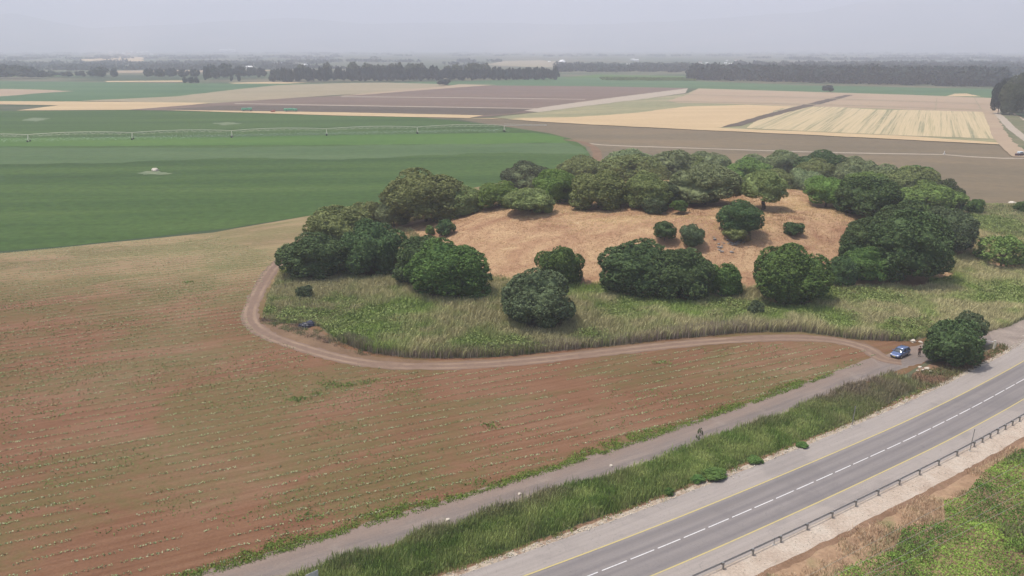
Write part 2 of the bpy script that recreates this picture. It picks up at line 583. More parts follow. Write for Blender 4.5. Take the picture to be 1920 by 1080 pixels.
ribbon('pale_track', cl, -2.5, 2.5, .4, M_path, .6)
M_vergegrass = land('verge_soil', [(.3, (.1, .12, .05)), (.55, (.16, .15, .08)), (.75, (.22, .18, .12))], .12, 1.2, .3, bmp=.3)
field('grass_verge', [(1866, 214), (1876, 210), (1900, 214), (1990, 268), (1990, 300), (1925, 285), (1900, 268), (1880, 240)], .34, M_vergegrass, 1, 5)

# --- highway ----------------------------------------------------------
HWY = catmull([(-60, 28), (-38, 41), (-14, 55), (10.8, 69.3), (27.5, 79.6), (45.2, 91.1), (58.5, 100.1), (73.8, 111.2), (92, 125.5), (118, 149), (160, 196), (220, 290), (282, 415), (358, 582), (430, 745)], .5)
HN = normals2(HWY)
HS = np.concatenate([[0], np.cumsum(np.hypot(*np.diff(HWY, axis=0).T))])


def hwy(s, off):
    """a point at metre s along the highway, off metres to its left"""
    off = np.asarray(off)
    return np.stack([np.interp(s, HS, HWY[:, 0]) + np.interp(s, HS, HN[:, 0]) * off, np.interp(s, HS, HWY[:, 1]) + np.interp(s, HS, HN[:, 1]) * off], -1)


def near_s(x, y):
    return float(HS[np.argmin((HWY[:, 0] - x) ** 2 + (HWY[:, 1] - y) ** 2)])


def hwy_coords(x, y):
    """(along, left offset) for arrays of points"""
    L = HWY[:780]
    d2 = (x[:, None] - L[None, :, 0]) ** 2 + (y[:, None] - L[None, :, 1]) ** 2
    i = np.argmin(d2, 1)
    dx = x - L[i, 0]
    dy = y - L[i, 1]
    return HS[i], dx * HN[i, 0] + dy * HN[i, 1]


def asphalt():
    m, nt, b = new_mat('asphalt')
    uvn = nt.nodes.new('ShaderNodeUVMap')
    sep = nt.nodes.new('ShaderNodeSeparateXYZ')
    nt.links.new(uvn.outputs[0], sep.inputs[0])
    u = sep.outputs[0]
    mp = nt.nodes.new('ShaderNodeMapping')
    mp.inputs['Scale'].default_value = (1.2, .035, 1)
    nt.links.new(uvn.outputs[0], mp.inputs[0])
    streak = noise(nt, mp.outputs[0], 1.0, 4, .6)
    lane = ramp(nt, streak, [(.3, (.175, .155, .143)), (.5, (.205, .182, .168)), (.7, (.235, .208, .19))])
    # wheel tracks polished darker
    au = math_(nt, 'ABSOLUTE', u)
    trk = math_(nt, 'ABSOLUTE', math_(nt, 'SUBTRACT', math_(nt, 'ABSOLUTE', math_(nt, 'SUBTRACT', au, 1.6)), .8))
    lane = mixc(nt, math_(nt, 'MULTIPLY', step(nt, trk, .45, .0), .45), lane, (.135, .122, .12))
    shoulder = ramp(nt, noise(nt, mp.outputs[0], 1.7, 5, .6), [(.3, (.27, .235, .205)), (.7, (.33, .287, .25))])
    sep_m = step(nt, math_(nt, 'ADD', au, math_(nt, 'MULTIPLY', streak, .25)), 3.2, 3.5)
    col = mixc(nt, sep_m, lane, shoulder)
    f = noise(nt, coords(nt), 4.0, 5, .8)
    col = mixc(nt, 1.0, col, ramp(nt, f, [(.3, (.93, .93, .93)), (.7, (1.06, 1.06, 1.06))]), 'MULTIPLY')
    # cracks / sealed seams
    big = noise(nt, coords(nt), .35, 3, .6, 1.5)
    line_ = math_(nt, 'ABSOLUTE', math_(nt, 'SUBTRACT', big, .5))
    col = mixc(nt, math_(nt, 'MULTIPLY', step(nt, line_, .008, .0), .3), col, (.09, .085, .085))
    pt = noise(nt, coords(nt), .09, 4, .6, .6)
    col = mixc(nt, math_(nt, 'MULTIPLY', step(nt, pt, .52, .62), .22), col, (.12, .108, .105))
    nt.links.new(col, b.inputs['Base Color'])
    b.inputs['Roughness'].default_value = .85
    bump(nt, b, f, .25, .01)
    return m


M_asph = asphalt()
M_limest = land('limestone_gravel', [(.3, (.46, .37, .29)), (.5, (.55, .46, .37)), (.7, (.6, .53, .44))], .35, 3.5, .3, bmp=.6)
M_rubble = land('edge_rubble', [(.3, (.3, .2, .14)), (.5, (.52, .43, .33)), (.7, (.62, .56, .46))], .7, 4, .35, bmp=.8)
M_redearth = land('red_earth', [(.3, (.25, .155, .1)), (.6, (.34, .22, .15)), (.8, (.22, .16, .09))], .3, 2.5, .3, bmp=.5)
i1 = int(np.searchsorted(HS, near_s(160, 196)))
NEARH = HWY[:i1]
ribbon('road_base', HWY, -9.2, 7.7, .01, M_redearth, .25)
ribbon('gravel_verge', HWY, -8.4, -5.3, .016, M_limest, .2)
ribbon('gravel_edge', NEARH, 6.2, 7.15, .018, M_rubble, .28)
ribbon('road', HWY, -5.75, 6.42, .03, M_asph, .05)


def paint(name, col):
    m, nt, b = new_mat(name)
    f = noise(nt, coords(nt), 3.5, 5, .7)
    nt.links.new(mixc(nt, math_(nt, 'MULTIPLY', step(nt, f, .5, .72), .6), col, (.27, .25, .23)), b.inputs['Base Color'])
    b.inputs['Roughness'].default_value = .7
    return m


M_yel = paint('yellow_paint', (.5, .4, .14))
M_wht = paint('white_paint', (.66, .64, .62))
ribbon('road_marking', HWY, 3.08, 3.24, .036, M_yel)
ribbon('road_marking', HWY, -3.24, -3.08, .036, M_yel)
# dashed centre line
dv, df = [], []
s = 2.0
dashes = []
while s < HS[-1] - 10:
    dashes.append((s, s + 2.55))
    s += 2.55 + (.55 if (len(dashes) % 2) else .9)
s0 = near_s(*G(1231, 1024))
dashes = []
s = s0 - 3.62 * 22
while s < HS[-1] - 8:
    dashes.append((s, s + 3.12))
    s += 3.62
for a, b_ in dashes:
    if a < 1:
        continue
    k = len(dv)
    for ss in (a, (a + b_) / 2, b_):
        x = np.interp(ss, HS, HWY[:, 0])
        y = np.interp(ss, HS, HWY[:, 1])
        nx = np.interp(ss, HS, HN[:, 0])
        ny = np.interp(ss, HS, HN[:, 1])
        dv += [(x - nx * .06, y - ny * .06, .036), (x + nx * .06, y + ny * .06, .036)]
    df += [(k, k + 2, k + 3, k + 1), (k + 2, k + 4, k + 5, k + 3)]
tag(quads('road_marking', dv, df, M_wht), kind='structure')

# --- dirt road beside the highway ------------------------------------------


def dirtroad():
    m, nt, b = new_mat('grey_dirt_road')
    uvn = nt.nodes.new('ShaderNodeUVMap')
    sep = nt.nodes.new('ShaderNodeSeparateXYZ')
    nt.links.new(uvn.outputs[0], sep.inputs[0])
    mp = nt.nodes.new('ShaderNodeMapping')
    mp.inputs['Scale'].default_value = (.9, .07, 1)
    nt.links.new(uvn.outputs[0], mp.inputs[0])
    n1 = noise(nt, mp.outputs[0], 1.0, 5, .65)
    col = ramp(nt, n1, [(.3, (.14, .118, .104)), (.5, (.185, .15, .128)), (.7, (.24, .19, .155))])
    n2 = noise(nt, coords(nt), .5, 5, .7)
    sd_ = step(nt, math_(nt, 'ADD', sep.outputs[0], math_(nt, 'MULTIPLY', math_(nt, 'SUBTRACT', n2, .5), 4)), -1.2, 1.8)
    col = mixc(nt, math_(nt, 'MULTIPLY', sd_, .55), col, (.235, .165, .12))
    n3 = noise(nt, coords(nt), .16, 5, .7, .6)
    col = mixc(nt, math_(nt, 'MULTIPLY', step(nt, n3, .55, .7), .4), col, (.3, .25, .2))
    f = noise(nt, coords(nt), 4, 5, .8)
    col = mixc(nt, 1.0, col, ramp(nt, f, [(.3, (.85, .85, .85)), (.7, (1.13, 1.13, 1.13))]), 'MULTIPLY')
    nt.links.new(col, b.inputs['Base Color'])
    b.inputs['Roughness'].default_value = .95
    bump(nt, b, f, .4, .04)
    return m


sA = 0
sB = near_s(62, 104)
mask = HS < sB
base = HWY[mask] + HN[mask] * 16.9
DR = [tuple(p) for p in base[::24]] + [G(1650, 686), G(1700, 672), G(1755, 655), G(1810, 640), G(1870, 629), G(1925, 631), G(2000, 640)]
DR = catmull(DR, .6)
M_dirt = dirtroad()
ribbon('dirt_road', DR, -2.6, 2.7, .012, M_dirt, .45)
M_apron = land('junction_gravel', [(.3, (.3, .24, .2)), (.6, (.4, .33, .27)), (.8, (.48, .4, .32))], .3, 2.5, .25, bmp=.5)
field('junction_gravel', [(1852, 622), (1895, 612), (1925, 596), (1990, 570), (2060, 640), (1960, 660), (1900, 664), (1888, 650), (1860, 642)], .0262, M_apron, .25, 1.5)
field('bare_earth', [(1700, 716), (1722, 690), (1760, 678), (1850, 660), (1880, 640), (1905, 640), (1880, 660), (1850, 678), (1800, 706), (1760, 728), (1728, 740)], .008, M_redearth, .3, 1.5)

# --- looping red dirt track around the scrub ----------------------------------


def trackmat():
    m, nt, b = new_mat('red_dirt_track')
    uvn = nt.nodes.new('ShaderNodeUVMap')
    sep = nt.nodes.new('ShaderNodeSeparateXYZ')
    nt.links.new(uvn.outputs[0], sep.inputs[0])
    n1 = noise(nt, coords(nt), .8, 4, .7)
    u = math_(nt, 'ADD', math_(nt, 'ABSOLUTE', sep.outputs[0]), math_(nt, 'MULTIPLY', math_(nt, 'SUBTRACT', n1, .5), .5))
    rut = step(nt, math_(nt, 'ABSOLUTE', math_(nt, 'SUBTRACT', u, .85)), .5, .1)
    col = ramp(nt, n1, [(.3, (.16, .102, .068)), (.7, (.21, .138, .094))])
    col = mixc(nt, math_(nt, 'MULTIPLY', rut, step(nt, noise(nt, coords(nt), .12, 4, .6), .25, .7)), col, (.29, .2, .13))
    f = noise(nt, coords(nt), 4, 5, .8)
    col = mixc(nt, 1.0, col, ramp(nt, f, [(.3, (.88, .88, .88)), (.7, (1.1, 1.1, 1.1))]), 'MULTIPLY')
    nt.links.new(col, b.inputs['Base Color'])
    b.inputs['Roughness'].default_value = .95
    bump(nt, b, f, .3, .04)
    return m


TRK = catmull([G(*p) for p in [(700, 400), (640, 425), (560, 470), (518, 496), (493, 530), (478, 560), (468, 588), (478, 612), (515, 634), (570, 653), (640, 672), (720, 684.5), (800, 687), (900, 684), (1000, 676), (1100, 665), (1200, 653), (1300, 643), (1400, 636), (1480, 633), (1560, 638), (1620, 652), (1655, 672), (1690, 678)]], .7)
ribbon('dirt_track', TRK, -1.6, 1.6, .024, trackmat(), .4)
field('bare_earth', [(480, 600), (500, 600), (560, 612), (600, 622), (640, 650), (700, 668), (800, 676), (950, 672), (1100, 655), (1300, 634), (1400, 628), (1500, 626), (1620, 640), (1655, 660), (1560, 636), (1480, 631), (1300, 641), (1100, 663), (900, 682), (780, 685), (640, 670), (540, 642), (484, 614)], .016, M_earth, .4, 1.5)
M_darksoil = land('dark_soil', [(.3, (.12, .11, .06)), (.6, (.17, .145, .085)), (.8, (.13, .14, .06))], .12, 1.2, .3, bmp=.3)
SCR = [(530, 500), (512, 535), (498, 575), (492, 598), (530, 606), (600, 612), (640, 642), (700, 662), (760, 670), (850, 672), (950, 668), (1100, 652), (1250, 636), (1400, 623), (1500, 622), (1600, 636), (1700, 640), (1745, 630), (1850, 623), (1892, 612), (1922, 594), (2010, 570), (2100, 420), (1990, 385), (1920, 384), (1800, 372), (1600, 330), (1300, 330), (1000, 340), (720, 390), (600, 440)]
SCRW = [G(*p) for p in SCR]
field('scrub_ground', SCR, .02, M_darksoil, .4, 3)

# --- mound ---------------------------------------------------------------
nx_, ny_ = 140, 100
X, Y = np.meshgrid(np.linspace(MC[0] - MRX * 1.03, MC[0] + MRX * 1.03, nx_), np.linspace(MC[1] - MRY * 1.03, MC[1] + MRY * 1.03, ny_))
Z = hm(X, Y) + .035
v = np.stack([X.ravel(), Y.ravel(), Z.ravel()], 1)
ii, jj = np.meshgrid(np.arange(nx_ - 1), np.arange(ny_ - 1))
a = (jj * nx_ + ii).ravel()
f = np.stack([a, a + 1, a + 1 + nx_, a + nx_], 1)
cc = v[f].mean(1)
rr = np.sqrt(((cc[:, 0] - MC[0]) / MRX) ** 2 + ((cc[:, 1] - MC[1]) / MRY) ** 2)
f = f[rr < 1.0]


def mound_mat():
    m, nt, b = new_mat('dry_mound')
    v = coords(nt)
    n1 = noise(nt, coords(nt, (1, 1.5, 1), R(20)), .09, 6, .65, .8)
    col = ramp(nt, n1, [(.3, (.27, .145, .085)), (.45, (.38, .235, .135)), (.6, (.46, .31, .175)), (.75, (.5, .37, .21))])
    f = noise(nt, v, 1.3, 6, .75)
    col = mixc(nt, 1.0, col, ramp(nt, f, [(.3, (.8, .78, .76)), (.7, (1.12, 1.12, 1.12))]), 'MULTIPLY')
    nt.links.new(col, b.inputs['Base Color'])
    b.inputs['Roughness'].default_value = .95
    b.inputs['Specular IOR Level'].default_value = .1
    bump(nt, b, f, .6, .3)
    return m


tag(quads('mound', v, f, mound_mat(), smooth=True), kind='structure')

# --- hills ----------------------------------------------------------------
azs = np.linspace(R(-50), R(50), 320)
rs = np.linspace(9000, 17000, 60)
pxs = 960 + F_ * np.tan(azs) / 1.0
prof_x = [-400, 0, 70, 140, 210, 300, 420, 560, 700, 900, 1200, 1400, 1500, 1600, 1700, 1800, 1920, 2300]
prof_y = [40, 40, 31, 44, 56, 50, 40, 42, 52, 46, 44, 40, 30, 12, -6, -20, -34, -50]
HT = np.interp(pxs, prof_x, prof_y)
ht = (HOR - HT) / F_ * 12500 + 50
Rg, Ag = np.meshgrid(rs, azs, indexing='ij')
xx = Rg * np.sin(Ag)
yy = Rg * np.cos(Ag)
t = np.clip((Rg - 9000) / 3800, 0, 1)
nz = fbm(xx, yy, 2600, 5)
zz = (t ** 1.4) * ht[None, :] * (.72 + .56 * nz) - 8 * (1 - t)
zz = np.where(Rg > 13500, zz * (1 - (Rg - 13500) / 6000), zz)
v = np.stack([xx.ravel(), yy.ravel(), zz.ravel()], 1)
ii, jj = np.meshgrid(np.arange(len(azs) - 1), np.arange(len(rs) - 1))
a = (jj * len(azs) + ii).ravel()
f = np.stack([a, a + len(azs), a + len(azs) + 1, a + 1], 1)
M_hill = land('hill_scrub', [(.3, (.05, .065, .035)), (.5, (.1, .1, .06)), (.65, (.2, .16, .11)), (.8, (.07, .085, .045))], .0012, .01, .2, bmp=0)
tag(quads('hills', v, f, M_hill, smooth=True), kind='structure')
HILLTOP = float(zz.max())

# distant plain patches
for p, mm in (([(150, 112), (200, 107), (262, 107), (272, 110), (266, 115), (200, 116), (155, 115)], M_wheat), ([(905, 122), (940, 115), (1010, 113), (1060, 116), (1110, 124), (1100, 128), (1000, 126)], M_khaki), ([(40, 118), (90, 116.5), (130, 118), (60, 121)], M_khaki), ([(205, 133), (420, 131), (560, 132), (400, 136), (220, 137)], M_pinkt), ([(1120, 140), (1290, 143), (1290, 147), (1050, 146)], M_greenl), ([(-200, 141), (120, 140), (160, 143), (-200, 146)], M_greenl)):
    field('distant_field', p, .35, mm, 12, 120)

# ================================================================== PLANTS
# ---- tree crowns -----------------------------------------------------------


def sph(n, rng):
    d = rng.normal(size=(n, 3))
    return d / np.linalg.norm(d, axis=1)[:, None]


def leaf_quads(P, N, size, rng, flat=.55):
    """one small folded leaf-clump quad per point"""
    n = len(P)
    nrm = N * (1 - flat) + rng.normal(size=(n, 3)) * flat * .6
    nrm /= np.linalg.norm(nrm, axis=1)[:, None] + 1e-9
    up = sph(n, rng)
    t = np.cross(nrm, up)
    t /= np.linalg.norm(t, axis=1)[:, None] + 1e-9
    b = np.cross(nrm, t)
    s = (size * rng.uniform(.6, 1.35, n))[:, None]
    a_ = s * rng.uniform(.6, 1.0, n)[:, None]
    V = np.stack([P - t * s, P - b * a_ * .7 + nrm * s * .25, P + t * s, P + b * a_ * .7 + nrm * s * .25], 1).reshape(-1, 3)
    Fq = np.arange(4 * n).reshape(-1, 4)
    return V, Fq


def crown_mesh(seed, n, leaf, lobes=46, lr=(.24, .42), core=True, zmin=-.75, taper=0.0, tuft=0.0, skirt=0.0):
    """a crown of overlapping lobes; each lobe carries tufts, each tuft a knot of leaf clumps"""
    rng = np.random.default_rng(seed)
    cs = []
    while len(cs) < lobes:
        d = sph(1, rng)[0]
        if d[2] < zmin:
            continue
        r_ = rng.uniform(*lr)
        c = d * (1.0 - r_ * rng.uniform(.55, 1.3))
        cs.append((*c, r_))
    cs = np.array(cs)
    w = cs[:, 3] ** 2

    def surf(n_, lo, hi):
        k = rng.choice(len(cs), n_, p=w / w.sum())
        d = sph(n_, rng)
        out = cs[k, :3] / (np.linalg.norm(cs[k, :3], axis=1)[:, None] + 1e-6)
        d = d + out * .75
        d /= np.linalg.norm(d, axis=1)[:, None]
        P = cs[k, :3] + d * (cs[k, 3] * rng.uniform(lo, hi, n_))[:, None]
        keep = np.ones(n_, bool)
        for c in cs:
            keep &= ~(np.linalg.norm(P - c[:3], axis=1) < c[3] * .8)
        return P[keep], d[keep]
    if tuft:
        P0, d0 = surf(max(40, int(n / 7)) * 3, .92, 1.04)
        nt_ = max(40, int(n / 11))
        P0, d0 = P0[:nt_], d0[:nt_]
        per = n // len(P0)
        q = sph(len(P0) * per, rng)
        dd = np.repeat(d0, per, 0)
        q = q + dd * .6
        q /= np.linalg.norm(q, axis=1)[:, None]
        rt = np.repeat(tuft * rng.uniform(.7, 1.35, len(P0)), per)
        P = np.repeat(P0, per, 0) + q * (rt * rng.uniform(.5, 1.0, len(q)))[:, None]
        d = q
        tone = np.repeat(rng.random(len(P0)), per)
    else:
        P, d = surf(n * 3, .82, 1.06)
        P, d = P[:n], d[:n]
        tone = rng.random(len(P))
    V, Fq = leaf_quads(P, d, leaf, rng, .4)
    tone = np.repeat(tone, 4)
    if core:
        bm = bmesh.new()
        bmesh.ops.create_icosphere(bm, subdivisions=4, radius=1)
        cv = np.array([v_.co[:] for v_ in bm.verts])
        ctri = np.array([[v_.index for v_ in f_.verts] for f_ in bm.faces])
        bm.free()
        rad = np.full(len(cv), .5)
        for c in cs:
            L = np.linalg.norm(c[:3])
            dot = cv @ c[:3]
            disc = dot ** 2 - (L * L - (c[3] * .85) ** 2)
            rad = np.maximum(rad, np.where(disc > 0, dot + np.sqrt(np.maximum(disc, 0)), 0))
        cv = cv * (rad * .93)[:, None]
    arrs = (V, cv) if core else (V,)
    for arr in arrs:
        if taper:
            s_ = 1 - taper * (arr[:, 2] + 1) / 2
            arr[:, 0] *= s_
            arr[:, 1] *= s_
        if skirt:
            lo_ = np.clip(-arr[:, 2], 0, 1)
            s_ = 1 + skirt * lo_ * 1.6 - skirt * .0
            arr[:, 0] *= s_
            arr[:, 1] *= s_
    me = bpy.data.meshes.new('crown')
    if core:
        allv = np.concatenate([V, cv])
        loops = np.concatenate([Fq.ravel(), (ctri + len(V)).ravel()])
        starts = np.concatenate([np.arange(len(Fq)) * 4, len(Fq) * 4 + np.arange(len(ctri)) * 3])
        tone = np.concatenate([tone, np.zeros(len(cv))])
    else:
        allv, loops, starts = V, Fq.ravel(), np.arange(len(Fq)) * 4
    me.vertices.add(len(allv))
    me.vertices.foreach_set('co', allv.astype(np.float32).ravel())
    me.loops.add(len(loops))
    me.loops.foreach_set('vertex_index', loops.astype(np.int32))
    me.polygons.add(len(starts))
    me.polygons.foreach_set('loop_start', starts.astype(np.int32))
    me.update(calc_edges=True)
    at = me.attributes.new('Tuft', 'FLOAT', 'POINT')
    at.data.foreach_set('value', tone.astype(np.float32))
    return me


BIG = [crown_mesh(10 + k, 22000, .03, 34 + 5 * k, (.24, .44), tuft=.056, skirt=.1) for k in range(5)]
MED = [crown_mesh(30 + k, 11000, .043, 28 + 4 * k, (.26, .46), tuft=.08, skirt=.1) for k in range(4)]
SML = [crown_mesh(50 + k, 3600, .085, 18, (.3, .5), tuft=.13, skirt=.06) for k in range(3)]
LOOSE = [crown_mesh(70 + k, 6500, .055, 34, (.2, .36), core=False, tuft=.12) for k in range(2)]
FARC = [crown_mesh(80 + k, 600, .14, 16, (.3, .5), core=True) for k in range(4)]
CYP = [crown_mesh(90 + k, 700, .13, 16, (.3, .5), core=True, taper=.22, skirt=.6) for k in range(3)]

MF = {
    'dark': foliage('leaves_dark', (.05, .085, .03), (.13, .19, .07)),
    'green': foliage('leaves_green', (.056, .108, .026), (.15, .235, .06)),
    'olive': foliage('leaves_olive', (.15, .18, .06), (.265, .3, .11)),
    'sage': foliage('leaves_sage', (.17, .21, .095), (.3, .35, .165)),
    'grey': foliage('leaves_greygreen', (.062, .086, .038), (.16, .195, .095)),
    'bright': foliage('leaves_bright', (.12, .19, .045), (.23, .32, .085)),
    'brown': foliage('leaves_brownish', (.12, .1, .05), (.24, .19, .1)),
    'far': foliage('leaves_far', (.022, .036, .034), (.05, .07, .056)),  # blue of the distance haze is partly put into this leaf colour
    'faro': foliage('leaves_far_olive', (.05, .065, .035), (.12, .13, .07)),
}
M_bark = plain('bark', (.11, .085, .065), .9, var=.3, sc_=6)


def trunk_mesh(seed, limbs=5):
    """unit tree skeleton: root at 0, crown reached by z = 1"""
    rng = random.Random(seed)
    bm = bmesh.new()
    p = Vector((0, 0, -.06))
    rad = .085
    for k in range(3):
        q = p + Vector((rng.uniform(-.05, .05), rng.uniform(-.05, .05), .2))
        tube(bm, p, q, rad, rad * .85, 8)
        p = q
        rad *= .85
    for k in range(limbs):
        a_ = k / limbs * 6.283 + rng.uniform(-.3, .3)
        q = p + Vector((math.cos(a_) * .25, math.sin(a_) * .25, .28))
        tube(bm, p, q, rad * .7, rad * .45, 6)
        q2 = q + Vector((math.cos(a_ + .4) * .2, math.sin(a_ + .4) * .2, .22))
        tube(bm, q, q2, rad * .45, rad * .2, 5)
    me = bpy.data.meshes.new('trunk')
    for f_ in bm.faces:
        f_.smooth = True
    bm.to_mesh(me)
    bm.free()
    me.materials.append(M_bark)
    return me


TRUNKS = [trunk_mesh(k) for k in range(4)]


def tree(name, loc, rx, ry, c, lift, meshes, mkey, label, cat, group=None, rz=None, idx=None, trunk=True):
    t = empty(name, (loc[0], loc[1], loc[2]))
    tag(t, label, cat, group)
    me = meshes[(idx if idx is not None else random.randrange(99)) % len(meshes)]
    o = bpy.data.objects.new('crown', me)
    C.objects.link(o)
    if not me.materials:
        me.materials.append(MF['dark'])
    o.material_slots[0].link = 'OBJECT'
    o.material_slots[0].material = MF[mkey]
    o.parent = t
    o.location = (0, 0, lift + c)
    rz = random.uniform(0, 6.283) if rz is None else rz
    # unequal radii: turn the lobes first, then stretch, by nesting the turn in the mesh axes
    o.rotation_euler = (0, 0, rz)
    if abs(rx - ry) > .05:
        o.rotation_euler = (0, 0, random.choice((0, math.pi)))
    o.scale = (rx, ry, c)
    if trunk:
        u = bpy.data.objects.new('trunk', TRUNKS[random.randrange(4)])
        C.objects.link(u)
        u.parent = t
        hh = lift + c * 1.1
        u.scale = (min(rx, ry) * (1.3 if lift > 1.5 else .62), min(rx, ry) * (1.3 if lift > 1.5 else .62), hh)
        u.rotation_euler = (0, 0, rz)
    return t


def solve(x0, x1, y0, y1, lift=0.0, ryf=1.0, sink=.06):
    px, py = (x0 + x1) / 2, (y0 + y1) / 2
    d = ray(px, py)
    c = 4.0
    for _ in range(14):
        # march to the surface z = ground + lift + c
        t = (c + lift - CAMZ) / d[2]
        for _ in range(25):
            x, y = d[0] * t, d[1] * t
            zt = float(hm(x, y)) + lift + c * (1 - sink)
            t += (((zt - CAMZ) / d[2]) - t) * .6
        x, y = d[0] * t, d[1] * t
        zc = CAMZ + d[2] * t
        dep = depth_of(x, y, zc)
        s = F_ / dep
        Rx = (x1 - x0) / 2 / s * .955
        hh = (y1 - y0) / 2 / s * .955
        Ry = Rx * ryf
        el = math.atan2(CAMZ - zc, math.hypot(x, y))
        c = max(hh * hh - (Ry * math.sin(el)) ** 2, (.5 * hh) ** 2) ** .5 / math.cos(el)
    g = float(hm(x, y))
    return (x, y, g - c * sink), Rx, Ry, c


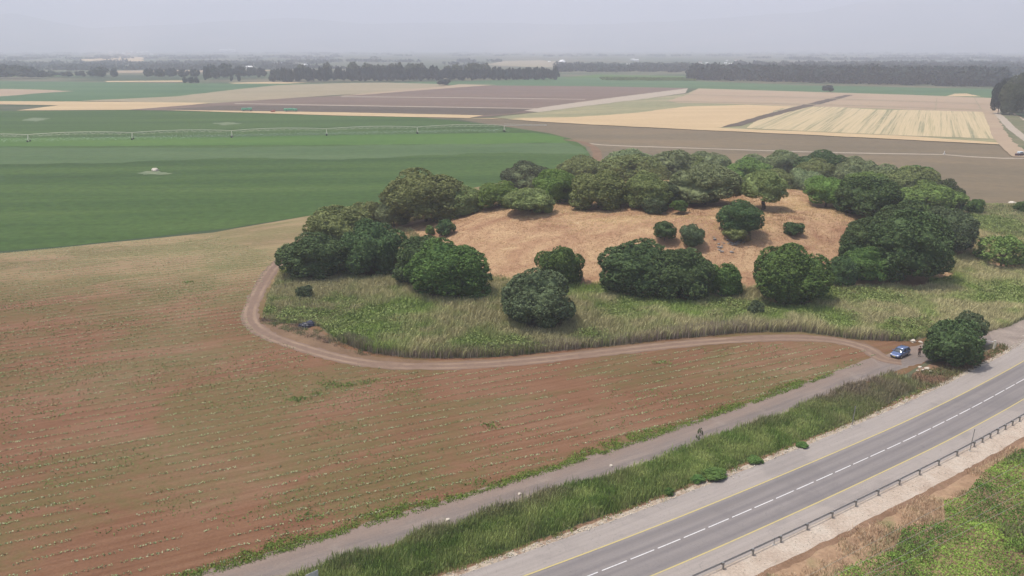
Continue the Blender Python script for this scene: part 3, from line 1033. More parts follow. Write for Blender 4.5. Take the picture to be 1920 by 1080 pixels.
# (x0,x1,ytop,ybottom, leaf tone, kind, label, lift, depth factor)
TREES = [
    (944, 1084, 506, 622, 'grey', 'bush', 'big round grey-green bush nearest the reed edge, in front of a greener bush', 0, 1),
    (1003, 1095, 460, 541, 'green', 'bush', 'round mid-green bush just behind the big grey-green bush', 0, 1),
    (1119, 1290, 453, 560, 'dark', 'bush', 'very wide dark green bush in the middle of the mound foot', 0, .8),
    (1210, 1342, 466, 568, 'dark', 'bush', 'dark green bush forming the right half of the wide middle clump', 0, 1),
    (1318, 1390, 490, 560, 'green', 'bush', 'smaller bright green bush at the right end of the wide middle clump', 0, 1),
    (1414, 1557, 458, 578, 'green', 'bush', 'big round deep green bush in front of the bare orange slope', 0, 1),
    (1548, 1606, 482, 538, 'dark', 'bush', 'small dark bush squeezed between the big round bush and the spreading one', 0, 1),
    (1582, 1674, 462, 530, 'green', 'bush', 'low spreading green bush in front of the largest oak', 0, 1),
    (1622, 1782, 398, 534, 'dark', 'tree', 'largest dark oak on the right of the mound, crown down to the grass', 0, .9),
    (1578, 1700, 405, 500, 'dark', 'tree', 'dark oak crown leaning left from the largest oak', 0, 1),
    (1630, 1760, 383, 470, 'dark', 'tree', 'high dark oak crown behind the largest oak', 0, 1),
    (1728, 1830, 388, 474, 'grey', 'tree', 'rounded grey-green oak right of the largest oak', 0, 1),
    (1350, 1432, 377, 438, 'dark', 'tree', 'dark umbrella-shaped oak above the grey rock pile', .4, 1),
    (1390, 1476, 320, 381, 'olive', 'tree', 'olive-brown tree with a bare visible trunk on the mound top', 2.2, 1),
    (1225, 1268, 416, 447, 'dark', 'shrub', 'small dark shrub with a leaning stem on the orange slope', .8, 1),
    (1272, 1323, 421, 463, 'grey', 'shrub', 'small grey-green ball shrub left of the rock pile', 0, 1),
    (1469, 1506, 415, 442, 'dark', 'shrub', 'small dark shrub alone on the dry grass right of the umbrella oak', 0, 1),
    (1204, 1251, 368, 402, 'grey', 'shrub', 'grey rounded shrub at the upper edge of the dry slope', 0, 1),
    (1258, 1289, 376, 398, 'green', 'shrub', 'little green shrub on a stem at the upper edge of the dry slope', .6, 1),
    (762, 920, 453, 565, 'green', 'tree', 'big deep green tree left of the bare slope, nearest of its clump', 0, .9),
    (733, 858, 443, 545, 'dark', 'tree', 'darker tree tucked behind the left side of the big deep green one', 0, 1),
    (640, 762, 414, 520, 'dark', 'tree', 'dark tree with its crown down to the ferns, second from the left end', 0, 1),
    (527, 660, 436, 522, 'dark', 'tree', 'leftmost dark tree of the whole thicket, beside the bend of the track', 0, 1),
    (566, 702, 387, 485, 'olive', 'tree', 'paler olive tree rising behind the leftmost dark trees', 0, 1),
    (716, 880, 321, 422, 'olive', 'tree', 'big olive-green tree standing before the green crop field', 0, .9),
    (705, 770, 368, 430, 'sage', 'tree', 'lower grey-green tree at the left foot of the big olive-green tree', 0, 1),
    (835, 905, 350, 404, 'olive', 'tree', 'olive tree leaning right out of the big olive-green tree', 0, 1),
    (818, 852, 413, 443, 'dark', 'shrub', 'small round dark shrub at the left rim of the dry slope', 0, 1),
    (798, 816, 422, 441, 'bright', 'shrub', 'tiny light green shrub beside the small round dark one', 0, 1),
    (895, 976, 341, 390, 'bright', 'bush', 'bright green bush at the left rim of the mound top', 0, 1),
    (948, 1040, 353, 399, 'olive', 'bush', 'rounded olive bush overlapping the bright green one', 0, 1),
    (1000, 1036, 374, 401, 'olive', 'bush', 'small olive bush at the right foot of the rounded olive bush', 0, 1),
    (943, 1032, 303, 358, 'grey', 'tree', 'grey-green tree at the back left, next to the green field', 0, 1),
    (1000, 1082, 318, 384, 'bright', 'tree', 'lighter green tree behind the rounded olive bush', 0, 1),
    (1068, 1176, 322, 394, 'olive', 'tree', 'broad olive-brown tree with round head in the middle of the back row', 0, 1),
    (1040, 1140, 298, 352, 'olive', 'tree', 'olive tree in the second rank behind the broad olive-brown tree', 0, 1),
    (1118, 1250, 288, 360, 'olive', 'tree', 'tall wide olive tree crowning the left part of the back row', 0, 1),
    (1168, 1258, 325, 392, 'olive', 'tree', 'dense olive tree directly above the grey rounded shrub', 0, 1),
    (1246, 1306, 344, 384, 'bright', 'bush', 'light green bush above the little shrub on a stem', 0, 1),
    (1212, 1312, 282, 345, 'sage', 'tree', 'pale grey-green tree at the very back of the middle of the thicket', 0, 1),
    (1256, 1392, 300, 378, 'sage', 'tree', 'wide silvery green tree with dark gap beneath, left of the tree with a trunk', 0, .9),
    (1290, 1372, 284, 335, 'sage', 'tree', 'silvery tree rising behind the wide silvery green one', 0, 1),
    (1366, 1446, 297, 348, 'bright', 'tree', 'light green tree behind the olive-brown tree with a trunk', 0, 1),
    (1436, 1500, 282, 332, 'sage', 'tree', 'pale tree with thin top behind and right of the trunked tree', 0, 1),
    (1470, 1545, 318, 372, 'sage', 'tree', 'pale silvery tree at the far edge of the dry mound top', 0, 1),
    (1488, 1588, 283, 338, 'dark', 'tree', 'tall dark green tree highest on the skyline of the thicket', 0, 1),
    (1510, 1592, 330, 384, 'bright', 'tree', 'light green tree with bare lower stems at the right of the mound top', 1.0, 1),
    (1562, 1660, 303, 360, 'sage', 'tree', 'silvery green tree right of the tallest dark one', 0, 1),
    (1570, 1692, 332, 411, 'dark', 'tree', 'dark rounded oak bounding the dry grass on the right', 0, 1),
    (1640, 1750, 315, 375, 'olive', 'tree', 'olive tree behind the dark rounded oak', 0, 1),
    (1680, 1762, 312, 362, 'green', 'tree', 'green tree near the brown field at the upper right', 0, 1),
    (1686, 1806, 346, 405, 'bright', 'tree', 'light green tree above the largest oak', 0, 1),
    (1744, 1806, 338, 392, 'grey', 'tree', 'greyish last tree of the thicket towards the brown field', 0, 1),
    (1811, 1844, 372, 402, 'green', 'shrub', 'lone round shrub at the field edge right of the thicket', 0, 1),
    (1904, 1932, 378, 400, 'green', 'shrub', 'round shrub by the field edge cut by the picture side', 0, 1),
    (1836, 1926, 442, 504, 'bright', 'bush', 'loose light green bush in the tall grass on the right', 0, 1),
    (1790, 1850, 582, 650, 'grey', 'bush', 'grey-green bush behind the dark bush by the parked car', 0, 1),
    (1737, 1838, 597, 688, 'dark', 'bush', 'large dark bush between the parked car and the highway', 0, 1),
    (555, 586, 534, 561, 'grey', 'shrub', 'little dark shrub in the scrub inside the track bend', 0, 1),
    (1404, 1432, 564, 594, 'grey', 'shrub', 'little grey shrub in the reeds below the big round bush', 0, 1),
    (1355, 1400, 425, 452, 'olive', 'shrub', 'low olive shrub growing out of the grey rock pile', 0, 1),
    (1385, 1410, 432, 454, 'brown', 'shrub', 'low brownish dry shrub right of the grey rock pile', 0, 1),
]
for (px, py, w, h, tone, lab) in [
        (1095, 318, 90, 50, 'olive', 'olive crown on the skyline, left of the tall wide olive tree'),
        (1180, 305, 90, 50, 'sage', 'pale crown peeping over the tall wide olive tree'),
        (1215, 335, 80, 60, 'olive', 'olive crown between the tall wide olive tree and the silvery one'),
        (1290, 318, 80, 55, 'olive', 'olive crown just behind the wide silvery green tree'),
        (1335, 335, 80, 60, 'sage', 'pale crown in the middle of the wide silvery clump'),
        (1408, 315, 70, 50, 'sage', 'pale crown directly behind the tree with a bare trunk'),
        (1455, 345, 70, 55, 'olive', 'olive crown touching the right side of the bare-trunked tree'),
        (1530, 325, 80, 50, 'olive', 'olive crown just below the tall dark skyline tree'),
        (1600, 320, 80, 50, 'sage', 'pale crown on the skyline right of the tall dark one'),
        (1625, 350, 90, 60, 'bright', 'light green crown behind the dark rounded oak'),
        (1665, 340, 80, 60, 'sage', 'pale crown at the upper right of the dark rounded oak'),
        (1720, 345, 80, 60, 'olive', 'olive crown second from the right end of the back row'),
        (1745, 372, 90, 60, 'bright', 'light green crown above the right shoulder of the largest oak'),
        (1775, 380, 60, 50, 'grey', 'grey-green crown nearest the lone shrub at the field edge'),
        (1235, 365, 70, 50, 'grey', 'low grey-green crown over the grey shrub of the slope edge'),
        (1150, 360, 80, 55, 'olive', 'low olive crown between the two dense olive heads'),
        (1318, 362, 70, 44, 'olive', 'low olive crown under the wide silvery green tree'),
        (985, 335, 70, 50, 'sage', 'pale crown behind the bright green bush at the rim'),
        (1050, 345, 60, 60, 'grey', 'grey-green crown left of the broad olive-brown tree'),
        (690, 400, 60, 50, 'olive', 'olive crown behind the second dark tree at the left end'),
        (870, 385, 60, 40, 'olive', 'low olive crown at the right foot of the big olive-green tree'),
        (700, 470, 90, 80, 'dark', 'dark crown low in the left clump, above the ferns'),
        (1700, 420, 110, 80, 'dark', 'dark crown bulging at the middle of the largest oak group'),
        (1610, 470, 70, 50, 'dark', 'dark crown behind the low spreading green bush'),
        (800, 490, 110, 90, 'dark', 'dark crown joined to the left of the big deep green tree')]:
    TREES.append((px - w / 2, px + w / 2, py - h / 2, py + h / 2, tone, 'tree', lab, 0, 1))
PLACED = []
for k, (x0, x1, y0, y1, tone, kd, lab, lift, rf) in enumerate(TREES):
    loc, Rx, Ry, c = solve(x0, x1, y0, y1, lift, rf)
    PLACED.append((loc[0], loc[1], Rx, Ry))
    if 'loose' in lab or 'thin top' in lab or 'silvery' in lab:
        ms = LOOSE if 'loose' in lab else (BIG if Rx > 4.6 else MED)
    else:
        ms = BIG if Rx > 4.6 else (MED if Rx > 2.3 else SML)
    nm = {'bush': 'bush', 'shrub': 'shrub', 'tree': 'oak_tree' if 'oak' in lab else 'broadleaf_tree'}[kd]
    tree(nm, loc, Rx, Ry, c, lift, ms, tone, lab, kd, {'bush': 'bushes on and around the mound', 'shrub': 'small shrubs on and around the mound', 'tree': 'trees on the mound'}[kd], idx=k, trunk=True)

# ---- far trees -------------------------------------------------------------
row = []
WB0, WB1 = G(508, 153.5), G(1042, 149.5)
nW = 100
for k in range(nW):
    t_ = (k + random.uniform(-.25, .25)) / (nW - 1)
    x = WB0[0] + (WB1[0] - WB0[0]) * t_
    y = WB0[1] + (WB1[1] - WB0[1]) * t_ + random.uniform(-6, 12)
    hgt = 22 * (.82 + .3 * fbm([x], [0], 60, 2)[0]) * random.uniform(.85, 1.12)
    tree('cypress_tree', (x, y, 0), 5.0 * random.uniform(.85, 1.2), 4.6, hgt / 2, 0, CYP, 'far', 'tall dark tree in the dense windbreak row across the far fields', 'tree', 'windbreak row across the far fields', trunk=False)
for k in range(26):       # loose second rank sticking out above the row on the left part
    x = WB0[0] + (WB1[0] - WB0[0]) * random.uniform(0, .75)
    tree('windbreak_tree', (x, random.uniform(1330, 1380), 0), 8, 8, random.uniform(10, 13.5), 0, FARC, 'faro', 'broad hazy tree showing above the dense windbreak row', 'tree', 'broad trees behind the windbreak row', trunk=False)
left = [(8, 147, 40, 26), (30, 147, 36, 24), (50, 147, 40, 22), (66, 147, 24, 16), (80, 146, 20, 14), (100, 145, 26, 12), (125, 145, 26, 11), (152, 145, 22, 12), (186, 146, 36, 20), (214, 146, 14, 18), (280, 146, 18, 18), (300, 146, 20, 17), (322, 146, 22, 19), (345, 147, 20, 17), (366, 147, 18, 18), (388, 154, 12, 30), (400, 150, 26, 28), (425, 148, 30, 28), (450, 147, 26, 22), (472, 146, 22, 20), (490, 146, 20, 18), (435, 154, 6, 14), (449, 154, 6, 14), (348, 157, 10, 12), (358, 157, 12, 13), (369, 157, 9, 12)]
words = ['clump at the left picture edge']
for k, (px, py, w, h) in enumerate(left):
    s = F_ / depth_of(*G(px, py), 0)
    where = 'far left belt beyond the green fields' if px < 240 else 'belt left of the windbreak row'
    if (px, w) == (186, 36):
        lab = 'big rounded hazy tree alone between two far belts on the left'
        gr = None
    elif (px, w) == (214, 14):
        lab = 'narrow hazy tree just right of the big rounded lone one'
        gr = None
    elif (px, w) == (388, 12):
        lab = 'tallest slender tree in the belt left of the windbreak row'
        gr = None
    else:
        ordn = ['first', 'second', 'third', 'fourth', 'fifth', 'sixth', 'seventh', 'eighth', 'ninth', 'tenth', 'eleventh', 'twelfth', 'thirteenth', 'fourteenth', 'fifteenth', 'sixteenth', 'seventeenth', 'eighteenth']
        mates = sorted(q[0] for q in left if (q[0] < 240) == (px < 240) and (q[0], q[2]) not in ((186, 36), (214, 14), (388, 12)))
        lab = ordn[mates.index(px)] + ' hazy tree from the left in the ' + where
        gr = 'hazy trees in the ' + where
    x, y = G(px, py)
    tree('distant_tree', (x, y, 0), w / 2 / s, w / 2 / s, h / 2 / s, 0, FARC, 'far', lab, 'tree', gr, trunk=False)
right = [(1871, 214, 30, 62), (1893, 216, 40, 58), (1915, 212, 36, 54), (1934, 212, 40, 66), (1905, 198, 40, 60), (1882, 196, 26, 50)]
rl = ['dark tree at the left end of the roadside clump at the right picture edge', 'leafy olive tree in front of the roadside clump at the right edge', 'olive roadside tree cut by the right picture edge', None, 'tall tree at the back of the right-hand roadside clump', 'narrow grey tree behind the dark one of the roadside clump']
for k, (px, py, w, h) in enumerate(right):
    x, y = G(px, py)
    s = F_ / depth_of(x, y, 0)
    tree('eucalyptus_tree', (x, y, 0), w / 2 / s, w / 2 / s, h / 2 / s, 0, MED, 'far' if k in (0, 5) else 'faro', rl[k] or 'roadside tree outermost of the right-hand clump', 'tree', 'tall roadside trees at the right edge', idx=k)
x, y = G(833, 160)
tree('broadleaf_tree', (x, y, 0), 9, 9, 4, 0, FARC, 'far', 'low lone bush on the corner of the far ploughed field', 'bush', trunk=False)
x, y = G(1552, 173)
tree('broadleaf_tree', (x, y, 0), 7, 7, 4, 0, FARC, 'far', 'low lone bush on the far side of the pink stubble', 'bush', trunk=False)


def wood(name, pts_fn, n_trees, rad, hgt, per, leafs, tone, seed, label):
    rng = np.random.default_rng(seed)
    Vs, Fs = [], []
    off = 0
    xy = pts_fn(rng, n_trees)
    allP, allN, allS = [], [], []
    for (x, y) in xy:
        r_ = rad * rng.uniform(.7, 1.4)
        h_ = hgt * rng.uniform(.75, 1.15)
        d = sph(per, rng)
        P = d * np.array([r_, r_, h_ / 2]) * rng.uniform(.75, 1.05, per)[:, None] + np.array([x, y, h_ / 2])
        allP.append(P)
        allN.append(d)
    P = np.concatenate(allP)
    N = np.concatenate(allN)
    V, Fq = leaf_quads(P, N, leafs, rng)
    o = quads(name, V, Fq, MF[tone])
    return tag(o, label, 'wood', kind='stuff')


def px_band(x0, x1, ya0, ya1, yb0, yb1):
    def fn(rng, n):
        out = []
        for _ in range(n):
            t_ = rng.random()
            u_ = rng.random()
            py = (ya0 + (ya1 - ya0) * t_) * (1 - u_) + (yb0 + (yb1 - yb0) * t_) * u_
            out.append(G(x0 + (x1 - x0) * t_, py))
        return out
    return fn


wood('distant_wood', px_band(1298, 1880, 150, 164, 144, 151), 520, 9, 21, 90, 2.6, 'far', 5, 'long dark wood beyond the stubble fields on the right')
wood('distant_wood', px_band(1045, 1310, 135, 136, 126, 126), 200, 11, 12, 60, 3.2, 'far', 6, 'hazy wood between the windbreak row and the right-hand wood')
wood('distant_wood', px_band(1380, 2000, 140, 143, 122, 122), 420, 14, 12, 46, 5, 'far', 8, 'faint wooded plain behind the long dark wood')


def scatter(rng, n):
    out = []
    while len(out) < n:
        px = rng.uniform(-60, 1980)
        py = HOR + 10 + (rng.random() ** 1.3) * 34
        x, y = G(px, py)
        if fbm([x], [y * 2.5], 900, 3)[0] > .53:
            out.append((x, y))
    return out


wood('distant_wood', scatter, 800, 26, 6, 22, 7.5, 'far', 9, 'scattered groves fading into haze on the valley floor')

# ---- ground cover -----------------------------------------------------------


def blades(name, X, Y, Zb, H, Wd, cb, ct, per, m, label, cat, spread=.25, lean=.35, seed=1, kind='stuff', bias=(0, 0)):
    """tufts of bent blades; cb / ct = colour at foot and tip, one per tuft"""
    rng = np.random.default_rng(seed)
    n = len(X)
    k = np.repeat(np.arange(n), per)
    N = n * per
    a = rng.uniform(0, 6.283, N)
    bx = X[k] + rng.normal(0, spread, N)
    by = Y[k] + rng.normal(0, spread, N)
    bz = Zb[k]
    h = H[k] * rng.uniform(.65, 1.15, N)
    w = Wd[k] * rng.uniform(.7, 1.3, N)
    lx = np.cos(a) * lean * h * rng.uniform(.3, 1, N) + bias[0] * h
    ly = np.sin(a) * lean * h * rng.uniform(.3, 1, N) + bias[1] * h
    fa = rng.uniform(0, 6.283, N)
    wx, wy = np.cos(fa) * w / 2, np.sin(fa) * w / 2
    V = np.empty((N, 6, 3), np.float32)
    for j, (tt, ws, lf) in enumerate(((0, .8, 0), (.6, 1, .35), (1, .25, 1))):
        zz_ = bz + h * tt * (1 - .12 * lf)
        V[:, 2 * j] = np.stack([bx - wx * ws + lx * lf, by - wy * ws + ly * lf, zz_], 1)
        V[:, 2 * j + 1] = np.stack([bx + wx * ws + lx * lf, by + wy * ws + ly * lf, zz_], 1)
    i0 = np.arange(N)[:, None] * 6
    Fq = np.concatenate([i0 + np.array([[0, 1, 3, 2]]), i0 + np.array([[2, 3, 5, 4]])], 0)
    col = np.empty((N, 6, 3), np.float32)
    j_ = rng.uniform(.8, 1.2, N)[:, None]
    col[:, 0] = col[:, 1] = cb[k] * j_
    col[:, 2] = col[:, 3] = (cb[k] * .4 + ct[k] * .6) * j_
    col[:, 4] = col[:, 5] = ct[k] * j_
    o = quads(name, V.reshape(-1, 3), Fq, m, col=col.reshape(-1, 3))
    return tag(o, label, cat, kind=kind)


def leaves(name, X, Y, Zc, size, col, m, label, cat, seed=1):
    rng = np.random.default_rng(seed)
    n = len(X)
    P = np.stack([X, Y, Zc], 1)
    N = np.tile([0, -.2, 1.0], (n, 1))
    V, Fq = leaf_quads(P, N, size, rng, .7)
    c = np.repeat(col, 4, 0)
    o = quads(name, V, Fq, m, col=c)
    return tag(o, label, cat, kind='stuff')


M_plant = vcol('plants')


def rnd_in(poly, dens, rng, test=None):
    p = np.array(poly)
    x0, y0 = p.min(0)
    x1, y1 = p.max(0)
    n = int((x1 - x0) * (y1 - y0) * dens)
    x = rng.uniform(x0, x1, n)
    y = rng.uniform(y0, y1, n)
    k = inpoly(x, y, poly)
    x, y = x[k], y[k]
    return x, y


def clear_of_trees(x, y, f_=.8):
    k = np.ones(len(x), bool)
    for (tx, ty, rx, ry) in PLACED:
        k &= ((x - tx) / rx) ** 2 + ((y - ty) / ry) ** 2 > f_ * f_
    return k


def mixcol(a, b, t):
    a, b = np.array(a), np.array(b)
    return a[None] * (1 - t[:, None]) + b[None] * t[:, None]


# green lush spots inside the scrub (pixel of the survey, metres)
LUSH = [(500, 590, 3), (530, 600, 3), (545, 604, 3), (600, 595, 6), (560, 590, 5), (680, 600, 7), (640, 570, 6), (720, 620, 6), (620, 625, 5), (760, 590, 5), (880, 650, 5), (960, 655, 7), (1130, 555, 5), (1180, 585, 6), (1100, 635, 5), (1280, 585, 6), (1360, 580, 6), (1450, 585, 7), (1560, 600, 5), (1700, 625, 5), (1905, 560, 7), (1560, 560, 5), (1640, 560, 5), (1870, 430, 12), (1900, 470, 10)]
LUSHW = [(*G(a_, b_), r_) for a_, b_, r_ in LUSH]


def lush(x, y):
    g = np.zeros(len(x))
    for (lx, ly, r_) in LUSHW:
        g = np.maximum(g, np.exp(-((x - lx) ** 2 + ((y - ly) * 1.0) ** 2) / (2 * (r_ * .8) ** 2)))
    return np.clip(g + (fbm(x, y, 7, 3) - .5) * 1.5, 0, 1)


rng = np.random.default_rng(11)
x, y = rnd_in(SCRW, 8.5, rng)
k = (hm(x, y) < np.where(x < -12, 2.2, np.where(x + .25 * (y - 200) > 93, 7.0, .5)) + 1.0 * (fbm(x, y, 9, 2) - .5)) & clear_of_trees(x, y, .62) & (y < 262) & (x / y < .78)
x, y = x[k], y[k]
far_k = (y < 185) | (rng.random(len(x)) < .45)
x, y = x[far_k], y[far_k]
g = lush(x, y)
n1 = fbm(x, y, 12, 3)
n2 = fbm(x + 300, y, 3.0, 2)
leftside = np.clip((-22 - x) / 15, 0, 1)
tall = (1.9 + 1.2 * (n1 - .4)) * (1 - .55 * leftside) * (1 - .35 * g)
tall = np.where(y > 195, tall * .6, tall)
rightz = np.clip((x - 62) / 14, 0, 1)
tall = tall * (1 - .3 * rightz)
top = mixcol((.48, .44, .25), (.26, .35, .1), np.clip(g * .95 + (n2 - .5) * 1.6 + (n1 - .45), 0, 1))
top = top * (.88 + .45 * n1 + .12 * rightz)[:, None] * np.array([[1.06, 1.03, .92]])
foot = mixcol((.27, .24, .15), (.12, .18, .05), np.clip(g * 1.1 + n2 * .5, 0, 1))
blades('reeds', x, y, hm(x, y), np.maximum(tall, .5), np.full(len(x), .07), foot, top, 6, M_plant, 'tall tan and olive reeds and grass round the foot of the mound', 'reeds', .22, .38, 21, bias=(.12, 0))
# leafy green cover among the reeds
x, y = rnd_in(SCRW, 16, rng)
g = lush(x, y)
k = (hm(x, y) < np.where(x < -12, 1.6, np.where(x + .25 * (y - 200) > 93, 5.0, .35))) & clear_of_trees(x, y, .7) & (y < 240) & (g > .4) & (x / y < .78)
x, y, g = x[k], y[k], g[k]
hgt = .5 + 1.5 * fbm(x, y, 2.6, 2)
hgt *= np.clip((-22 - x) / 15, 0, 1) * -.3 + 1
cg = mixcol((.15, .2, .055), (.29, .34, .12), np.clip(fbm(x, y, 1.7, 2) * 1.6 - .3, 0, 1))
leaves('leafy_scrub', x, y, hm(x, y) + hgt * rng.uniform(.6, 1.05, len(x)), .17, cg, M_plant, 'bright green leafy brambles spreading among the reeds', 'scrub', 22)

# dry stems standing along the front edge of the reeds, grey-beige
edge = catmull([G(*p) for p in [(640, 645), (700, 662), (760, 670), (850, 672), (950, 668), (1050, 658), (1150, 648), (1250, 637), (1400, 624), (1500, 622), (1600, 635), (1690, 640)]], .12)
m_ = 5
ex = np.repeat(edge[:, 0], m_) + rng.normal(0, .4, len(edge) * m_)
ey = np.repeat(edge[:, 1], m_) + rng.uniform(-.1, 2.6, len(edge) * m_)
nn1 = fbm(ex, ey, 8, 2)
px_ok = rng.random(len(ex)) < .85
ex, ey, nn1 = ex[px_ok], ey[px_ok], nn1[px_ok]
gg = lush(ex, ey)
blades('dry_reed_stems', ex, ey, ex * 0, 1.1 + 1.5 * nn1, np.full(len(ex), .07), mixcol((.3, .235, .19), (.16, .17, .07), gg * .7), mixcol((.38, .31, .22), (.22, .25, .08), gg * .8), 3, M_plant, 'grey-beige dry reed stems along the track side of the reeds', 'reeds', .2, .2, 23)

# mound dry grass tufts
rng = np.random.default_rng(12)
mp_ = [(MC[0] + MRX * math.cos(a_) * .97, MC[1] + MRY * math.sin(a_) * .97) for a_ in np.linspace(0, 6.283, 40)[:-1]]
x, y = rnd_in(mp_, 5.5, rng)
k = clear_of_trees(x, y, .7) & (hm(x, y) > np.where(x < -12, 1.0, .15)) & (y < 262) & (x + .25 * (y - 200) < 95)
x, y = x[k], y[k]
n1 = fbm(x, y, 7, 3)
n2 = fbm(x + 99, y + 5, 18, 2)
t_ = np.clip((n1 - .35) * 3, 0, 1)
t_ = np.clip(t_ * .55 + np.clip((hm(x, y) - 6.0) / 2.6, 0, 1) * .5, 0, 1)
red_ = np.clip(fbm(x + 40, y * 1.4, 11, 4) * 4.5 - 2.0, 0, 1) * .85
top = mixcol((.36, .205, .105), (.7, .54, .27), t_)
top = top * (1 - red_[:, None] * .85) + np.array([[.27, .135, .075]]) * red_[:, None] * .85
top = top * rng.uniform(.8, 1.2, len(x))[:, None]
low = np.clip((3.2 - hm(x, y)) / 2.6, 0, 1) * np.clip(1 - np.abs(x - 5) / 40, 0, 1)
top = top * (1 - low[:, None] * .7) + np.array([[.44, .33, .14]]) * low[:, None] * .7
gr = np.clip((1.6 - hm(x, y)) / 1.6, 0, 1) * np.clip(n2 * 2 - .4, 0, 1)
top = top * (1 - gr[:, None] * .6) + np.array([[.26, .27, .09]]) * gr[:, None] * .6
blades('dry_grass', x, y, hm(x, y), .15 + .4 * n2 * t_, np.full(len(x), .06), top * .9, top, 4, M_plant, 'straw-coloured dry grass covering the mound', 'grass', .35, .7, 24, bias=(.15, 0))

# verge of tall green grass between the dirt road and the highway
rng = np.random.default_rng(13)
sE = near_s(*G(1715, 750))
n = 62000
s_ = rng.uniform(12, sE + 6, n)
o_ = rng.uniform(7.4, 14.6, n)
wob = (vnoise(s_, s_ * 0 + 5, 4) - .5) * 1.4
wob2 = (vnoise(s_, s_ * 0 + 55, 5) - .5) * 1.2
k = (o_ < 13.9 + wob) & (o_ > 8.1 + wob2) & ((s_ < sE - 4) | (rng.random(n) < .35))
s_, o_ = s_[k], o_[k]
P = hwy(s_, o_)
x, y = P[:, 0] + rng.normal(0, .4, len(P)), P[:, 1] + rng.normal(0, .4, len(P))
n1 = fbm(x, y, 6, 3)
n2 = fbm(x + 50, y + 9, 2.2, 2)
edge_ = np.clip((o_ - 11) / 3, 0, 1)
brown = np.clip((s_ - (sE - 26)) / 20, 0, 1) * .85 * np.clip(n1 * 2.2 - .3, 0, 1)
pale = np.clip(edge_ * np.clip(n1 * 3 - 1.2, 0, 1) * .75 + brown + .6 * (rng.random(len(x)) < .06), 0, 1)
top = mixcol((.2, .3, .07), (.42, .48, .16), np.clip(n2 * 1.8 - .4, 0, 1))
top = top * (.72 + .55 * fbm(x + 11, y, 3.5, 2))[:, None]
top = top * (1 - pale[:, None]) + np.array([[.29, .235, .15]]) * pale[:, None]
hh_ = (.35 + 1.5 * n1) * np.clip((o_ - 7.3) / 1.6, .35, 1) * rng.uniform(.7, 1.15, len(x))
blades('verge_grass', x, y, x * 0, hh_, np.full(len(x), .05), top * .75, top, 5, M_plant, 'tall dark green grass strip between the dirt road and the highway', 'grass', .2, .26, 25, bias=(.05, 0))

# low bright green strip along the field side of the dirt road, and verge at the loop
n = 13000
s_ = rng.uniform(18, near_s(62, 104), n)
o_ = rng.uniform(18.9, 21.6, n)
P = hwy(s_, o_)
x, y = P[:, 0], P[:, 1]
dn = vnoise(s_, s_ * 0 + 15, 6)
k = (o_ < 19.3 + 2.4 * dn * (.5 + rng.random(len(x)))) & (fbm(x, y, 1.3, 2) > .3)
x, y = x[k], y[k]
top = mixcol((.14, .22, .04), (.24, .31, .07), fbm(x, y, 2, 2))
blades('roadside_weeds', x, y, x * 0, .06 + .2 * fbm(x, y, 2, 2), np.full(len(x), .09), top * .9, top, 4, M_plant, 'low bright green weeds along the field side of the dirt road', 'weeds', .2, .9, 26)

# seedlings in rows
rng = np.random.default_rng(14)
ca, sa = math.cos(ROWA), math.sin(ROWA)
FLD = [G(*p) for p in [(-60, 478), (400, 440), (520, 480), (480, 540), (455, 590), (480, 625), (640, 684), (800, 698), (1000, 688), (1200, 664), (1400, 645), (1560, 644), (1640, 662), (1650, 672), (1485, 728), (1240, 806), (1049, 864), (800, 940), (560, 1010), (330, 1100), (-60, 1100)]]
U, Vv = [], []
sp = 2.15
for r_ in np.arange(-60, 330, sp):
    uu = np.arange(-330, 330, .3)
    uu = uu + rng.normal(0, .08, len(uu))
    U.append(uu)
    Vv.append(np.full(len(uu), r_) + rng.normal(0, .05, len(uu)))
U = np.concatenate(U)
Vv = np.concatenate(Vv)
x = U * ca - Vv * sa
y = U * sa + Vv * ca
k = inpoly(x, y, FLD)
x, y = x[k], y[k]
d_ = fbm(x, y, 14, 3)
k = (fbm(x * 1.0, y, 2.5, 2) < .3 + d_ * .9) & (rng.random(len(x)) < .9)
x, y = x[k], y[k]
cs_ = mixcol((.24, .31, .13), (.42, .46, .27), rng.random(len(x)))
rep = 4
xr = np.repeat(x, rep) + rng.normal(0, .12, len(x) * rep)
yr = np.repeat(y, rep) + rng.normal(0, .1, len(x) * rep)
leaves('crop_seedlings', xr, yr, rng.uniform(.04, .16, len(xr)), .1, np.repeat(cs_, rep, 0), M_plant, 'rows of pale green seedlings across the red-brown field', 'seedlings', 27)
# weeds in the field
x, y = rnd_in(FLD, 4.5, rng)
w = fbm(x, y * 1.5, 16, 4) - .5 + .5 * (fbm(x, y, 2, 2) - .5)
k = (w > .09) & (y < 170)
x, y, w = x[k], y[k], w[k]
cw = mixcol((.1, .14, .04), (.15, .22, .06), np.clip(w * 6, 0, 1))
leaves('field_weeds', x, y, .03 + .07 * rng.random(len(x)), .11, cw, M_plant, 'green film of small weeds in patches of the red-brown field', 'weeds', 28)
# a few bigger weed clumps
WP = [(615, 720), (630, 725), (655, 722), (690, 716), (552, 750), (565, 748), (580, 968), (352, 529), (920, 797), (1240, 680), (905, 905), (596, 740)]
wx, wy = [], []
for (a_, b_) in WP:
    gx, gy = G(a_, b_)
    wx.append(rng.normal(gx, .8, 45))
    wy.append(rng.normal(gy, .5, 45))
x, y = np.concatenate(wx), np.concatenate(wy)
top = mixcol((.16, .25, .06), (.24, .34, .09), rng.random(len(x)))
blades('field_weeds', x, y, x * 0, .1 + .22 * rng.random(len(x)), np.full(len(x), .1), top * .8, top, 3, M_plant, 'taller green weed clumps dotted over the red-brown field', 'weeds', .15, .8, 29)

